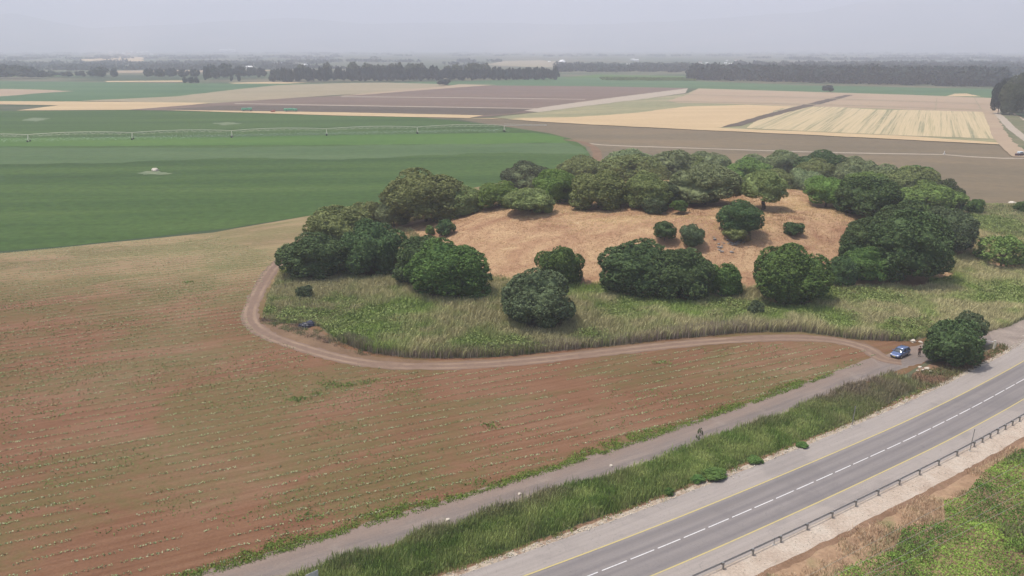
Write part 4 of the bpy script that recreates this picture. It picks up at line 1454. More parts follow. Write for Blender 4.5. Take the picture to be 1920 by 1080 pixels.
# lower right bank: dry grass, then bright vines
M_bank = land('bank_soil', [(.3, (.24, .16, .1)), (.55, (.34, .24, .15)), (.75, (.2, .19, .09))], .25, 1.8, .3, bmp=.4)
BANK = [tuple(hwy(np.array([s_]), np.array([-8.2]))[0]) for s_ in np.arange(2, HS[i1], 4)] + [(260, 150), (120, -20), (-20, -30)]
field('bank', None, .006, M_bank, .2, 3, world_pts=BANK)
VINE = [G(*p) for p in [(1560, 1100), (1586, 1078), (1640, 1058), (1677, 1041), (1690, 1003), (1715, 990), (1741, 992), (1770, 986), (1769, 948), (1809, 938), (1830, 905), (1870, 872), (1925, 845), (2000, 800), (2300, 900), (2300, 1300), (1560, 1300)]]
rng = np.random.default_rng(15)
x, y = rnd_in(VINE, 90, rng)
k = (y < 100) & (y > 45)
x, y = x[k], y[k]
hh_ = .2 + 1.7 * fbm(x, y, 2.8, 3) ** 1.3
cv_ = mixcol((.1, .18, .035), (.27, .39, .075), np.clip(fbm(x + 7, y, 4.5, 3) * 2.2 - .6 + rng.normal(0, .12, len(x)), 0, 1))
leaves('vine_thicket', x, y, hh_ * rng.uniform(.55, 1.05, len(x)), .1, cv_, M_plant, 'bright green vine thicket filling the lower right corner', 'vines', 30)
x, y = rnd_in(VINE, 7, rng)
k = (y < 100) & (y > 45) & (fbm(x, y, 5, 2) > .66)
x, y = x[k], y[k]
top = mixcol((.2, .24, .1), (.3, .27, .16), rng.random(len(x)))
blades('bank_grass', x, y, x * 0, .9 + .5 * rng.random(len(x)), np.full(len(x), .06), top * .8, top, 4, M_plant, 'olive grass stalks sticking out of the vine thicket', 'grass', .2, .4, 31)
s_ = rng.uniform(20, 190, 26000)
o_ = rng.uniform(-24, -9.0, 26000)
P = hwy(s_, o_)
x, y = P[:, 0], P[:, 1]
n1 = fbm(x, y, 4, 3)
k = ~inpoly(x, y, VINE) & (n1 + (-9.2 - o_) * .07 > .5)
x, y, n1 = x[k], y[k], n1[k]
gmix = np.clip(fbm(x + 30, y, 3, 2) * 3 - 1.5, 0, 1)
top = mixcol((.58, .42, .27), (.24, .3, .12), gmix) * rng.uniform(.75, 1.15, len(x))[:, None]
blades('bank_grass', x, y, x * 0, .2 + .5 * n1, np.full(len(x), .045), top * .9, top, 5, M_plant, 'dry brown grass on the bank below the gravel verge', 'grass', .25, .6, 32)
# small weeds and tufts on road rubble edge, near bush
s_ = rng.uniform(20, sE + 12, 900)
o_ = rng.normal(7.6, .25, 900)
P = hwy(s_, o_)
x, y = P[:, 0], P[:, 1]
k = fbm(x, y, 2, 2) > .5
x, y = x[k], y[k]
top = mixcol((.12, .19, .05), (.25, .25, .09), rng.random(len(x)))
blades('roadside_weeds', x, y, x * 0, .15 + .3 * rng.random(len(x)), np.full(len(x), .09), top * .8, top, 5, M_plant, 'small weeds growing on the rubble edge of the highway', 'weeds', .3, .9, 33)
# brown dry growth around the big roadside bush
BR = [G(*p) for p in [(1700, 722), (1715, 700), (1760, 688), (1840, 668), (1880, 645), (1890, 655), (1850, 676), (1800, 702), (1750, 730)]]
x, y = rnd_in(BR, 14, rng)
top = mixcol((.3, .19, .12), (.2, .21, .09), np.clip(fbm(x, y, 2.5, 2) * 2 - .4, 0, 1))
blades('dry_weeds', x, y, x * 0, .2 + .5 * fbm(x, y, 2, 2), np.full(len(x), .07), top * .8, top, 4, M_plant, 'dry brown weeds round the large dark roadside bush', 'weeds', .25, .6, 34)
WG = [G(*p) for p in [(486, 596), (500, 600), (560, 608), (600, 616), (640, 644), (700, 664), (680, 668), (600, 640), (540, 622), (490, 606)]]
x, y = rnd_in(WG, 16, rng)
k = fbm(x, y, 1.6, 3) > .47
x, y = x[k], y[k]
top = mixcol((.26, .18, .13), (.2, .24, .1), np.clip(fbm(x, y, 3, 2) * 2.4 - .7, 0, 1))
blades('dry_weeds', x, y, x * 0, .1 + .45 * fbm(x, y, 2, 2), np.full(len(x), .06), top * .8, top, 4, M_plant, 'low dry weeds on the bare earth inside the track bend', 'weeds', .25, .7, 36)
# light grass on the right before the brown field
RG = [G(*p) for p in [(1812, 392), (1920, 385), (2000, 392), (2000, 440), (1850, 450), (1822, 420)]]
x, y = rnd_in(RG, 1.8, rng)
top = mixcol((.2, .26, .1), (.3, .3, .13), fbm(x, y, 8, 2))
blades('meadow_grass', x, y, x * 0, .6 + .6 * rng.random(len(x)), np.full(len(x), .14), top * .8, top, 4, M_plant, 'pale green meadow grass at the edge of the brown field', 'grass', .4, .5, 35)
# --- small roadside bushes on the highway edge
for k, (px, py, w, h, lab) in enumerate([(1340, 888, 46, 24, 'low rounded green weed bush hugging the highway edge'), (1308, 898, 26, 16, 'smaller low weed bush left of the rounded one at the highway edge'), (1255, 922, 18, 14, 'tiny weed bush farthest left at the highway edge'), (1415, 862, 30, 16, 'flat weed bush right of the rounded one at the highway edge'), (1505, 834, 22, 12, 'tiny flat weed bush nearest the grey marker pole')]):
    loc, Rx, Ry, c = solve(px - w / 2, px + w / 2, py - h / 2, py + h / 2)
    tree('shrub', loc, Rx, Ry, c, 0, SML, 'green', lab, 'shrub', 'weed bushes at the highway edge', trunk=False)
# sapling on the dirt-road side
loc = (*G(1311, 829), 0)
t = tree('sapling', loc, .62, .62, .85, .35, [crown_mesh(120, 260, .16, 10, (.25, .45), core=False, taper=.5)], 'grey', 'thin dark sapling between the dirt road and the tall grass', 'sapling')

# ================================================================== SMALL THINGS
M_steel = plain('galvanised_steel', (.3, .29, .27), .55, .6, var=.15)
M_concrete = plain('pale_concrete', (.5, .46, .4), .9)
M_white = plain('white_paint_metal', (.75, .74, .7), .5)
M_rock = land('limestone', [(.3, (.2, .17, .15)), (.7, (.36, .32, .28))], 1.5, 6, .2)
M_rockp = land('pale_limestone', [(.3, (.5, .43, .34)), (.7, (.66, .6, .5))], 1.5, 6, .2)

# --- guard rail
post_px = [(1290, 1093), (1352.6, 1064.6)]
gr = empty('guardrail', (*hwy(np.array([60.]), np.array([-6.0]))[0], 0))
tag(gr, 'grey steel guardrail on posts along the right side of the highway', 'guardrail')
s_first = near_s(*G(1352.6, 1064.6)) - 4.2 * 9
s_break = near_s(*G(1824, 841))
ss = []
s = s_first
while s < s_break - 2:
    ss.append(s)
    s += 4.22
while s < s_break + 80:
    ss.append(s)
    s += 2.11


def hp(s, off):
    return (np.interp(s, HS, HWY[:, 0]) + np.interp(s, HS, HN[:, 0]) * off, np.interp(s, HS, HWY[:, 1]) + np.interp(s, HS, HN[:, 1]) * off)


def rail_mesh(s0, s1, off):
    # W-beam profile swept along the road
    prof = [(0.00, .53), (.05, .555), (.05, .59), (0.0, .63), (0.0, .65), (.05, .69), (.05, .735), (0, .77)]
    S_ = np.arange(s0, s1, 1.0)
    V = []
    for s in S_:
        for (dx, z) in prof:
            x, y = hp(s, off + dx)
            V.append((x, y, z))
    n = len(prof)
    Fq = []
    for a_ in range(len(S_) - 1):
        for b_ in range(n - 1):
            i0 = a_ * n + b_
            Fq.append((i0, i0 + n, i0 + n + 1, i0 + 1))
    return V, Fq


V, Fq = rail_mesh(s_first - 1, ss[-1] + 1, -5.88)
gl = Vector(gr.location)
o = quads('rail', np.array(V) - np.array(gl), Fq, plain('rail_steel', (.4, .37, .34), .6, .3), gr)
sm = o.modifiers.new('thick', 'SOLIDIFY')
sm.thickness = .012
post_me = None
for s in ss:
    x, y = hp(s, -6.06)
    a_ = math.atan2(np.interp(s, HS, HN[:, 1]), np.interp(s, HS, HN[:, 0]))
    if post_me is None:
        bm = bmesh.new()
        box(bm, 0, 0, .36, .15, .13, .9)
        box(bm, .1, 0, .66, .16, .3, .26)
        po = bmobj('post', bm, M_steel, gr)
        post_me = po.data
    else:
        po = bpy.data.objects.new('post', post_me)
        C.objects.link(po)
        po.parent = gr
    po.location = (x - gl.x, y - gl.y, 0)
    po.rotation_euler = (0, 0, a_)


def pole(px, py, h, r_, label, name='marker_pole', tilt=0.0, m=None):
    x, y = G(px, py)
    t = empty(name, (x, y, 0))
    tag(t, label, 'pole')
    bm = bmesh.new()
    tube(bm, (0, 0, -.1), (tilt, 0, h), r_, r_, 8)
    bmobj('post', bm, m or M_steel, t)
    bm = bmesh.new()
    box(bm, 0, 0, .02, .3, .3, .12, bev=.02)
    bmobj('footing', bm, M_concrete, t)
    bm = bmesh.new()
    tube(bm, (tilt, 0, h), (tilt, 0, h + .05), r_ * 1.5, r_ * 1.2, 8)
    bmobj('cap', bm, m or M_steel, t)


pole(1597, 799, 2.9, .06, 'grey marker pole at the highway edge before the tall grass', tilt=.15)
pole(1818, 846, 3.1, .05, 'thin tall pole standing beside the guardrail', tilt=.15)
pole(1451, 1022, .85, .03, 'short thin stake on the gravel behind the guardrail', 'stake')

# sign at the bottom, seen from behind
x, y = G(588, 1118)
t = empty('road_sign', (x, y, 0), R(40))
tag(t, 'pale grey metal sign panel poking up at the bottom edge by the dirt road', 'sign')
bm = bmesh.new()
box(bm, 0, 0, 2.2, 1.3, .03, .9, bev=.005)
bmobj('panel', bm, plain('sign_back', (.5, .5, .5), .5, .3), t)
bm = bmesh.new()
tube(bm, (-.5, .06, -.2), (-.5, .06, 2.6), .035)
tube(bm, (.5, .06, -.2), (.5, .06, 2.6), .035)
bmobj('post', bm, M_steel, t)
t.location = (x, y, 0)

# gate posts and barrier
for (px, py, lab) in ((1863, 655, 'cream square gate post holding the barrier bar beside the dark bush'), (1921, 652, 'cream square gate post at the mouth of the dirt road')):
    x, y = G(px, py)
    t = empty('gate_post', (x, y, 0), R(20))
    tag(t, lab, 'post', 'cream gate posts at the dirt road mouth')
    bm = bmesh.new()
    box(bm, 0, 0, .75, .3, .3, 1.6, bev=.03)
    bmobj('pillar', bm, plain('cream_paint', (.68, .63, .5), .7), t)
    bm = bmesh.new()
    box(bm, 0, 0, 1.58, .36, .36, .07, bev=.02)
    bmobj('cap', bm, M_concrete, t)
x0_, y0_ = G(1863, 655)
x1_, y1_ = G(1838, 650)
t = empty('barrier', (x0_, y0_, 0))
tag(t, 'low pale barrier bar running from the gate post into the dark bush', 'barrier')
bm = bmesh.new()
tube(bm, (-.2, 0, 1.35), (x1_ - x0_, y1_ - y0_, 1.3), .05)
bmobj('bar', bm, M_white, t)
bm = bmesh.new()
tube(bm, ((x1_ - x0_) * .95, (y1_ - y0_) * .95, -.1), ((x1_ - x0_) * .95, (y1_ - y0_) * .95, 1.3), .05)
bmobj('support', bm, M_white, t)


def rock(px, py, r_, m, label, z=None, group=None, flat=.6, seed=0):
    rng_ = random.Random(seed)
    if z is None:
        x, y = G(px, py)
        z = 0
    else:
        x, y, z = z
    bm = bmesh.new()
    bmesh.ops.create_icosphere(bm, subdivisions=2, radius=1)
    ph = [rng_.uniform(0, 6) for _ in range(6)]
    for v_ in bm.verts:
        n_ = v_.co.normalized()
        k_ = 1 + .22 * math.sin(n_.x * 3.1 + ph[0]) * math.cos(n_.y * 2.7 + ph[1]) + .14 * math.sin(n_.z * 5 + ph[2] + n_.x * 4) + rng_.uniform(-.05, .05)
        v_.co = Vector((n_.x * r_ * 1.2 * k_, n_.y * r_ * k_, n_.z * r_ * flat * k_))
    o = bmobj('boulder', bm, m)
    o.location = (x, y, z + r_ * flat * .35)
    o.rotation_euler = (0, 0, rng_.uniform(0, 6))
    tag(o, label, 'rock', group)
    return o


def on_mound(px, py):
    d = ray(px, py)
    t_ = -CAMZ / d[2]
    for _ in range(40):
        zt = float(hm(d[0] * t_, d[1] * t_))
        t_ += ((zt - CAMZ) / d[2] - t_) * .6
    return (d[0] * t_, d[1] * t_, float(hm(d[0] * t_, d[1] * t_)))


rp = random.Random(5)
for k in range(26):
    px = rp.gauss(1360, 17)
    py = rp.gauss(457, 7)
    rock(0, 0, rp.uniform(.16, .5), M_rock, 'grey stone in the rock pile below the umbrella oak', on_mound(px, py), 'stones of the rock pile on the slope', .6, k)
for k, (px, py, r_) in enumerate([(1725, 689, .4), (1730, 694, .35), (1738, 692, .5), (1745, 697, .3), (1720, 695, .25)]):
    rock(px, py, r_ * .75, M_rockp, ['leftmost but one', 'middle', 'largest', 'rightmost', 'lowest left'][k] + ' pale stone of the heap below the parked car', None, 'pale stones beside the dirt road', .6, 40 + k)
rock(1712, 641, .42, M_rockp, 'white stone behind the person, at the reed edge', None, None, .8, 60)
rock(1726, 642, .3, M_rockp, 'beige stone at the reed edge directly above the person', None, None, .7, 61)
for k, (px, py) in enumerate([(1817, 696.5), (1829, 690), (1836.5, 686.5)]):
    rock(px, py, .2, plain('dark_stone_%d' % k, (.09, .08, .07), .9), ['dark stone at the highway edge, lowest of three below the dark bush', 'dark stone at the highway edge, middle one of three', 'dark stone at the highway edge, uppermost of three'][k], None, 'dark stones at the highway edge', .9, 70 + k)
for k in range(3):
    px, py = [(841, 1000 - 2), (975, 928), (1147, 875)][k]
    rock([840, 974, 1146][k], [975, 927, 874][k], .2, M_rockp, ['white stone on the dirt road nearest the bottom edge', 'white stone on the dirt road, middle one', 'white stone on the dirt road nearest the sapling'][k], None, 'white stones on the dirt road', .8, 80 + k)
rock(1898, 381, 1.1, M_rockp, 'white heap at the edge of the brown field by the right border', None, None, .4, 90)
rock(291, 320.5, 1.3, M_rockp, 'small white heap on the bare patch in the green crop', None, None, .7, 91)
# rubble: countless small stones on the highway edge
rng = np.random.default_rng(17)
n = 2600
s_ = rng.uniform(15, 190, n)
side = rng.random(n)
o_ = np.where(side < .55, rng.normal(6.75, .3, n), rng.uniform(-8.6, -6.4, n))
P = hwy(s_, o_)
sz = rng.uniform(.03, .11, n) * np.where(side < .55, 1.2, .7)
oc = np.array([(1, 0, 0), (-1, 0, 0), (0, 1, 0), (0, -1, 0), (0, 0, 1), (0, 0, -1)], float)
tri = np.array([(0, 2, 4), (2, 1, 4), (1, 3, 4), (3, 0, 4), (2, 0, 5), (1, 2, 5), (3, 1, 5), (0, 3, 5)])
V = (oc[None] * rng.uniform(.6, 1.3, (n, 6, 1)) * sz[:, None, None] + np.stack([P[:, 0], P[:, 1], sz * .3 + .03], 1)[:, None]).reshape(-1, 3)
Fq = (tri[None] + (np.arange(n) * 6)[:, None, None]).reshape(-1, 3)
tag(quads('rubble', V, Fq, M_rockp), 'scattered limestone chips along both edges of the highway', 'stones', kind='stuff')

# tarp heap
x, y = G(574, 612)
t = empty('tarp_heap', (x, y, 0), R(10))
tag(t, 'dark blue-black tarpaulin heap at the scrub edge inside the track bend', 'tarpaulin')
M_tarp = plain('dark_tarp', (.014, .015, .024), .45, spec=.5, var=.4)
M_tarp2 = plain('blue_grey_tarp', (.045, .048, .075), .6, spec=.3, var=.4)
for nm, m, (cx, cy, rx, ry, rz), sd_ in (('black_sheet', M_tarp, (-.2, -.2, 1.25, .9, .75), 1), ('blue_sheet', M_tarp2, (.75, .35, .9, .8, .95), 2)):
    bm = bmesh.new()
    bmesh.ops.create_icosphere(bm, subdivisions=4, radius=1)
    rr_ = random.Random(sd_)
    for v_ in bm.verts:
        n_ = v_.co.copy()
        k_ = 1 + .1 * math.sin(n_.x * 7 + n_.y * 5) + .07 * math.sin(n_.y * 13 + n_.z * 9) + .05 * math.sin(n_.x * 17)
        v_.co = Vector((cx + n_.x * rx * k_, cy + n_.y * ry * k_, max(-.02, n_.z * rz * k_)))
    bmobj(nm, bm, m, t, smooth=True)

# --- overhead cables at the lower right
M_cable = plain('cable', (.3, .31, .25), .7)
cab = [((1560, 1053), (1920, 862), 'uppermost of the overhead cables crossing the lower right corner'), ((1580, 1068), (1920, 893), 'second overhead cable from the top in the lower right corner'), ((1648, 1061), (1920, 916), 'third overhead cable from the top in the lower right corner'), ((1690, 1052), (1920, 934), 'lowest overhead cable over the bright vines')]
for (p0, p1, lab) in cab:
    zc = 9.0
    a_ = Vector((*G(*p0, zc), zc))
    b_ = Vector((*G(*p1, zc), zc))
    d = (b_ - a_).normalized()
    q0 = a_ - d * 25
    q1 = b_ + d * 35
    cu = bpy.data.curves.new('overhead_cable', 'CURVE')
    cu.dimensions = '3D'
    cu.bevel_depth = .012
    cu.bevel_resolution = 1
    sp_l = cu.splines.new('POLY')
    N = 24
    sp_l.points.add(N)
    L = (q1 - q0).length
    for k in range(N + 1):
        u_ = k / N
        p = q0.lerp(q1, u_)
        sp_l.points[k].co = (p.x, p.y, zc + .8 * ((2 * u_ - 1) ** 2) - .35, 1)
    me = bpy.data.meshes.new_from_object(bpy.data.objects.new('tmp', cu))
    me.materials.clear()
    o = link('overhead_cable', me, M_cable)
    tag(o, lab, 'cable', 'overhead cables in the lower right corner')
for ob in [o for o in bpy.data.objects if o.name.startswith('tmp')]:
    bpy.data.objects.remove(ob)

# --- centre pivot irrigation -----------------------------------------------
A = np.array(G(54, 266))
B = np.array(G(945, 247))
n_sp = 5
dv_ = (B - A) / n_sp
SL = float(np.hypot(*dv_))
ang = math.atan2(dv_[1], dv_[0])
piv = empty('irrigation_machine', (A[0], A[1], 0), ang)
tag(piv, 'long pivot irrigation line on wheeled towers across the green crop', 'irrigation machine')
M_pipe = plain('galvanised_pipe', (.55, .52, .41), .5, .1)
M_tow = plain('tower_steel', (.66, .6, .5), .6, .1)
M_tyre = plain('tyre_rubber', (.03, .03, .03), .85)


def span_mesh(L):
    bm = bmesh.new()
    N = 12
    top = lambda u_: 3.9 + .9 * 4 * u_ * (1 - u_)
    for k in range(N):
        a_, b_ = k / N, (k + 1) / N
        tube(bm, (a_ * L, 0, top(a_)), (b_ * L, 0, top(b_)), .15, None, 6)
    for k in range(1, N - 1):
        a_ = k / N
        b_ = (k + 1) / N
        m_x = (a_ + b_) / 2
        for sy in (-1, 1):
            tube(bm, (a_ * L, 0, top(a_)), (m_x * L, sy * .8, top(m_x) - 1.1), .035, None, 4)
            tube(bm, (b_ * L, 0, top(b_)), (m_x * L, sy * .8, top(m_x) - 1.1), .035, None, 4)
    for k in range(N):
        a_, b_ = k / N, (k + 1) / N
        for sy in (-1, 1):
            tube(bm, (a_ * L, sy * .8 * (0 < k), top(a_) - 1.1 * (0 < k)), (b_ * L, sy * .8 * (k < N - 1), top(b_) - 1.1 * (k < N - 1)), .02, None, 4)
    for k in range(1, 18):
        u_ = k / 18
        tube(bm, (u_ * L, 0, top(u_)), (u_ * L, 0, 1.9), .02, None, 4)
    me = bpy.data.meshes.new('span')
    bm.to_mesh(me)
    bm.free()
    me.materials.append(M_pipe)
    return me


SPM = span_mesh(SL)
bm = bmesh.new()
for sx in (-1, 1):
    tube(bm, (0, 0, 4.0), (0, sx * 1.9, .7), .07, None, 6)
    tube(bm, (.1, 0, 4.0), (.5, sx * 1.9, .7), .05, None, 5)
tube(bm, (0, -1.9, .7), (0, 1.9, .7), .08, None, 6)
tube(bm, (0, -1.1, 2.1), (0, 1.1, 2.1), .04, None, 5)
TWM = bpy.data.meshes.new('tower')
bm.to_mesh(TWM)
bm.free()
TWM.materials.append(M_tow)
bm = bmesh.new()
tube(bm, (-.14, 0, 0), (.14, 0, 0), .5, None, 16)
WHM = bpy.data.meshes.new('wheel')
bm.to_mesh(WHM)
bm.free()
WHM.materials.append(M_tyre)
for k in range(-3, n_sp + 1):
    tw = link('tower', TWM, None, piv)
    tw.location = (k * SL, 0, 0)
    for sy in (-1, 1):
        wh = link('wheel', WHM, None, tw)
        wh.location = (0, sy * 1.9, .5)
        wh.rotation_euler = (0, 0, math.pi / 2)
    if k < n_sp:
        sp_o = link('span', SPM, None, piv)
        sp_o.location = (k * SL, 0, 0)
bm = bmesh.new()
e_ = np.array(G(1022, 241)) - B
Lx = float(np.hypot(*e_)) * .8
tube(bm, (n_sp * SL, 0, 3.9), (n_sp * SL + Lx, 0, 3.5), .1, None, 6)
tube(bm, (n_sp * SL, 0, 4.8), (n_sp * SL + Lx, 0, 3.6), .03, None, 4)
box(bm, n_sp * SL + Lx, 0, 3.5, 1.2, .4, .4)
bmobj('end_boom', bm, M_white, piv)
# water thrown by the nozzles, fine drops
rng = np.random.default_rng(19)
n = 15000
u_ = rng.uniform(-3 * SL, n_sp * SL, n)
th = rng.uniform(0, 6.283, n)
rr_ = 5.5 * np.sqrt(rng.random(n))
hx = np.round(u_ / (SL / 18)) * (SL / 18) + rr_ * np.cos(th) * .6
hy_ = rr_ * np.sin(th)
hz = np.maximum(.3, 1.9 - (rr_ / 5.5) ** 2 * 1.5 + rng.normal(0, .12, n))
ca_, sa_ = math.cos(ang), math.sin(ang)
P = np.stack([A[0] + hx * ca_ - hy_ * sa_, A[1] + hx * sa_ + hy_ * ca_, hz], 1)
V, Fq = leaf_quads(P, np.tile([0, -1., .3], (n, 1)), .07, rng)
mw, ntw, bw = new_mat('water_drops')
bw.inputs['Base Color'].default_value = (.85, .9, .92, 1)
bw.inputs['Roughness'].default_value = .3
tag(quads('water_spray', V, Fq, mw), 'fine water spray falling under the irrigation line', 'spray', kind='stuff')

# --- vehicles ---------------------------------------------------------------


def loft(name, secs, m, parent, smooth=True, sub=0):
    """sections: list of (x, [(y,z)...half outline from top centre to bottom centre])"""
    bm = bmesh.new()
    rings = []
    for (x_, half) in secs:
        ring = [(x_, y_, z_) for y_, z_ in half] + [(x_, -y_, z_) for y_, z_ in reversed(half) if abs(y_) > 1e-6]
        rings.append([bm.verts.new(p) for p in ring])
    for a_, b_ in zip(rings, rings[1:]):
        n = len(a_)
        for k in range(n):
            bm.faces.new((a_[k], a_[(k + 1) % n], b_[(k + 1) % n], b_[k]))
    bm.faces.new(rings[0])
    bm.faces.new(rings[-1][::-1])
    o = bmobj(name, bm, m, parent, smooth=smooth)
    if sub:
        mo = o.modifiers.new('s', 'SUBSURF')
        mo.levels = mo.render_levels = sub
    return o


def carpaint(name, col):
    m, nt, b = new_mat(name)
    b.inputs['Base Color'].default_value = (*col, 1)
    b.inputs['Metallic'].default_value = .35
    b.inputs['Roughness'].default_value = .28
    b.inputs['Coat Weight'].default_value = .8
    b.inputs['Coat Roughness'].default_value = .08
    nt.links.new(ramp(nt, noise(nt, coords(nt), 3, 3), [(.3, tuple(c * .92 for c in col)), (.7, col)]), b.inputs['Base Color'])
    return m


M_blue = carpaint('blue_car_paint', (.12, .165, .31))
M_glass = plain('car_glass', (.04, .055, .065), .08, 0, .8)
M_dark = plain('dark_plastic', (.02, .02, .022), .6)
M_rim = plain('alloy_rim', (.5, .5, .52), .35, .6)
M_lamp = plain('lamp_glass', (.8, .82, .85), .1, 0, .8)
M_red = plain('red_lamp', (.4, .02, .02), .2)
M_plate = plain('yellow_plate', (.75, .6, .15), .5)


def wheel(parent, x_, y_, r_=.31):
    bm = bmesh.new()
    g = bmesh.ops.create_cone(bm, cap_ends=True, segments=24, radius1=r_, radius2=r_, depth=.21)
    bmesh.ops.transform(bm, matrix=Matrix.Rotation(math.pi / 2, 4, 'X'), verts=g['verts'])
    bmesh.ops.bevel(bm, geom=[e for e in bm.edges if e.is_boundary is False and len(e.link_faces) == 2 and abs(e.link_faces[0].normal.dot(e.link_faces[1].normal)) < .3], offset=.03, segments=2, affect='EDGES')
    w_ = bmobj('wheel', bm, M_tyre, parent)
    w_.location = (x_, y_, r_)
    bm = bmesh.new()
    g = bmesh.ops.create_cone(bm, cap_ends=True, segments=20, radius1=r_ * .64, radius2=r_ * .58, depth=.02)
    bmesh.ops.transform(bm, matrix=Matrix.Rotation(math.pi / 2, 4, 'X'), verts=g['verts'])
    rm = bmobj('rim', bm, M_rim, w_)
    rm.location = (0, math.copysign(.108, y_), 0)


cx_, cy_ = G(1687, 667)
cdir = math.atan2(-.62, -.785)
car = empty('parked_car', (cx_, cy_, .012), cdir)
tag(car, 'blue hatchback car parked on the dirt road beside the person', 'car')
# lower body: half outline (y,z) from top centre down; x forward


def sec(w, zt, zb, sh):
    """w half width, zt top height, zb bottom, sh shoulder height"""
    return [(0, zt), (w * .62, zt - .01), (w * .9, (zt + sh) / 2 + .02), (w, sh), (w, .42), (w * .97, zb), (w * .6, zb - .02), (0, zb - .02)]


body = [(-2.03, sec(.70, .84, .38, .74)), (-1.98, sec(.78, .92, .3, .8)), (-1.75, sec(.85, .97, .24, .86)), (-1.1, sec(.87, .96, .22, .86)), (-.3, sec(.875, .94, .2, .84)), (.5, sec(.875, .92, .2, .82)), (.95, sec(.87, .92, .2, .8)), (1.45, sec(.84, .82, .22, .72)), (1.85, sec(.78, .70, .26, .64)), (2.02, sec(.70, .60, .3, .55)), (2.07, sec(.62, .52, .34, .48))]
bo = loft('body', body, M_blue, car, sub=1)


def sec2(w, zt, wt, zb=.86):
    return [(0, zt), (wt * .7, zt - .015), (wt, zt - .06), (w, zb), (0, zb)]


cabin = [(-1.93, sec2(.74, .98, .6)), (-1.72, sec2(.79, 1.34, .6)), (-1.35, sec2(.8, 1.45, .63)), (-.5, sec2(.81, 1.49, .64)), (.15, sec2(.8, 1.43, .62)), (.5, sec2(.79, 1.23, .64)), (1.02, sec2(.75, .91, .68))]
loft('glasshouse', cabin, M_glass, car)
roof = [(-1.78, [(0, 1.37), (.46, 1.355), (.585, 1.31), (.585, 1.28), (0, 1.32)]), (-1.35, [(0, 1.475), (.47, 1.46), (.635, 1.4), (.64, 1.365), (0, 1.43)]), (-.5, [(0, 1.515), (.48, 1.5), (.655, 1.435), (.66, 1.4), (0, 1.47)]), (.12, [(0, 1.46), (.46, 1.445), (.63, 1.385), (.635, 1.35), (0, 1.41)]), (.24, [(0, 1.41), (.46, 1.395), (.63, 1.34), (.635, 1.31), (0, 1.37)])]
loft('roof', roof, M_blue, car)
bm = bmesh.new()
for sy in (-1, 1):
    tube(bm, (.2, sy * .645, 1.37), (1.0, sy * .76, .9), .035, None, 6)
    tube(bm, (-.45, sy * .67, 1.43), (-.45, sy * .82, .9), .04, None, 6)
    tube(bm, (-1.45, sy * .65, 1.38), (-1.78, sy * .8, .9), .07, None, 6)
bmobj('pillars', bm, M_blue, car)
for sx in (1.28, -1.25):
    for sy in (-.78, .78):
        wheel(car, sx, sy)
for sy in (-1, 1):
    bm = bmesh.new()
    box(bm, 1.93, sy * .56, .62, .22, .3, .13, rz=-sy * .45, bev=.03)
    bmobj('headlight', bm, M_lamp, car)
    bm = bmesh.new()
    box(bm, -2.0, sy * .66, .82, .1, .16, .26, bev=.02)
    bmobj('tail_light', bm, M_red, car)
    bm = bmesh.new()
    box(bm, .72, sy * .95, .98, .12, .2, .13, bev=.03)
    bmobj('mirror', bm, M_blue, car)
    bm = bmesh.new()
    for xh in (.05, -.95):
        box(bm, xh, sy * .885, .77, .18, .03, .03)
    bmobj('door_handle', bm, M_dark, car)
bm = bmesh.new()
box(bm, 2.06, 0, .33, .08, 1.1, .16, bev=.02)
bmobj('grille', bm, M_dark, car)
bm = bmesh.new()
box(bm, 2.11, 0, .45, .015, .5, .11)
bmobj('number_plate', bm, M_plate, car)

# far truck/tractor at right edge
x, y = G(1911, 293)
t = empty('farm_vehicle', (x, y, .06), R(200))
tag(t, 'small pale-topped farm vehicle at the corner of the brown field by the right border', 'vehicle')
bm = bmesh.new()
box(bm, 0, 0, .95, 4.2, 1.7, .75, bev=.08)
bmobj('body', bm, plain('dark_maroon', (.08, .04, .045), .5), t)
bm = bmesh.new()
box(bm, -.3, 0, 1.75, 2.4, 1.6, .85, bev=.12)
bmobj('cab', bm, plain('pale_blue_white', (.6, .68, .72), .35), t)
bm = bmesh.new()
box(bm, -.3, 0, 1.78, 2.0, 1.63, .4)
bmobj('window', bm, M_glass, t)
for sx in (1.3, -1.3):
    for sy in (-.8, .8):
        wheel(t, sx, sy, .42)
# green field machines
M_gmach = plain('mint_green_paint', (.12, .42, .26), .6)
for k, (px, py, L, lab) in enumerate([(463, 209, 8.5, 'green boxy trailer, left of two at the near edge of the dark ploughed strip'), (545, 210, 11, 'longer green boxy trailer, right of two at the near edge of the dark ploughed strip')]):
    x, y = G(px, py)
    t = empty('field_trailer', (x, y, .35), R(-3))
    tag(t, lab, 'trailer', 'green trailers at the ploughed strip')
    bm = bmesh.new()
    nb = 3 if k else 2
    for j in range(nb):
        box(bm, (j - (nb - 1) / 2) * L / nb, 0, 1.6 + .2 * (j % 2), L / nb - .5, 2.3, 1.5, bev=.06)
    bmobj('hopper', bm, M_gmach, t)
    bm = bmesh.new()
    box(bm, 0, 0, .72, L, 1.2, .2)
    tube(bm, (L / 2, 0, .7), (L / 2 + 1.6, 0, .5), .08)
    bmobj('chassis', bm, M_steel, t)
    for sx in (-.35, .35):
        for sy in (-1, 1):
            wheel(t, sx * L, sy, .5)
x, y = G(512, 210.5)
bm = bmesh.new()
box(bm, 0, 0, .5, 3.5, 1.6, .9, bev=.15)
box(bm, .6, 0, 1.1, 1.4, 1.2, .6, bev=.1)
o = bmobj('field_crate', bm, plain('rust_red', (.35, .09, .05), .7))
o.location = (x, y, .35)
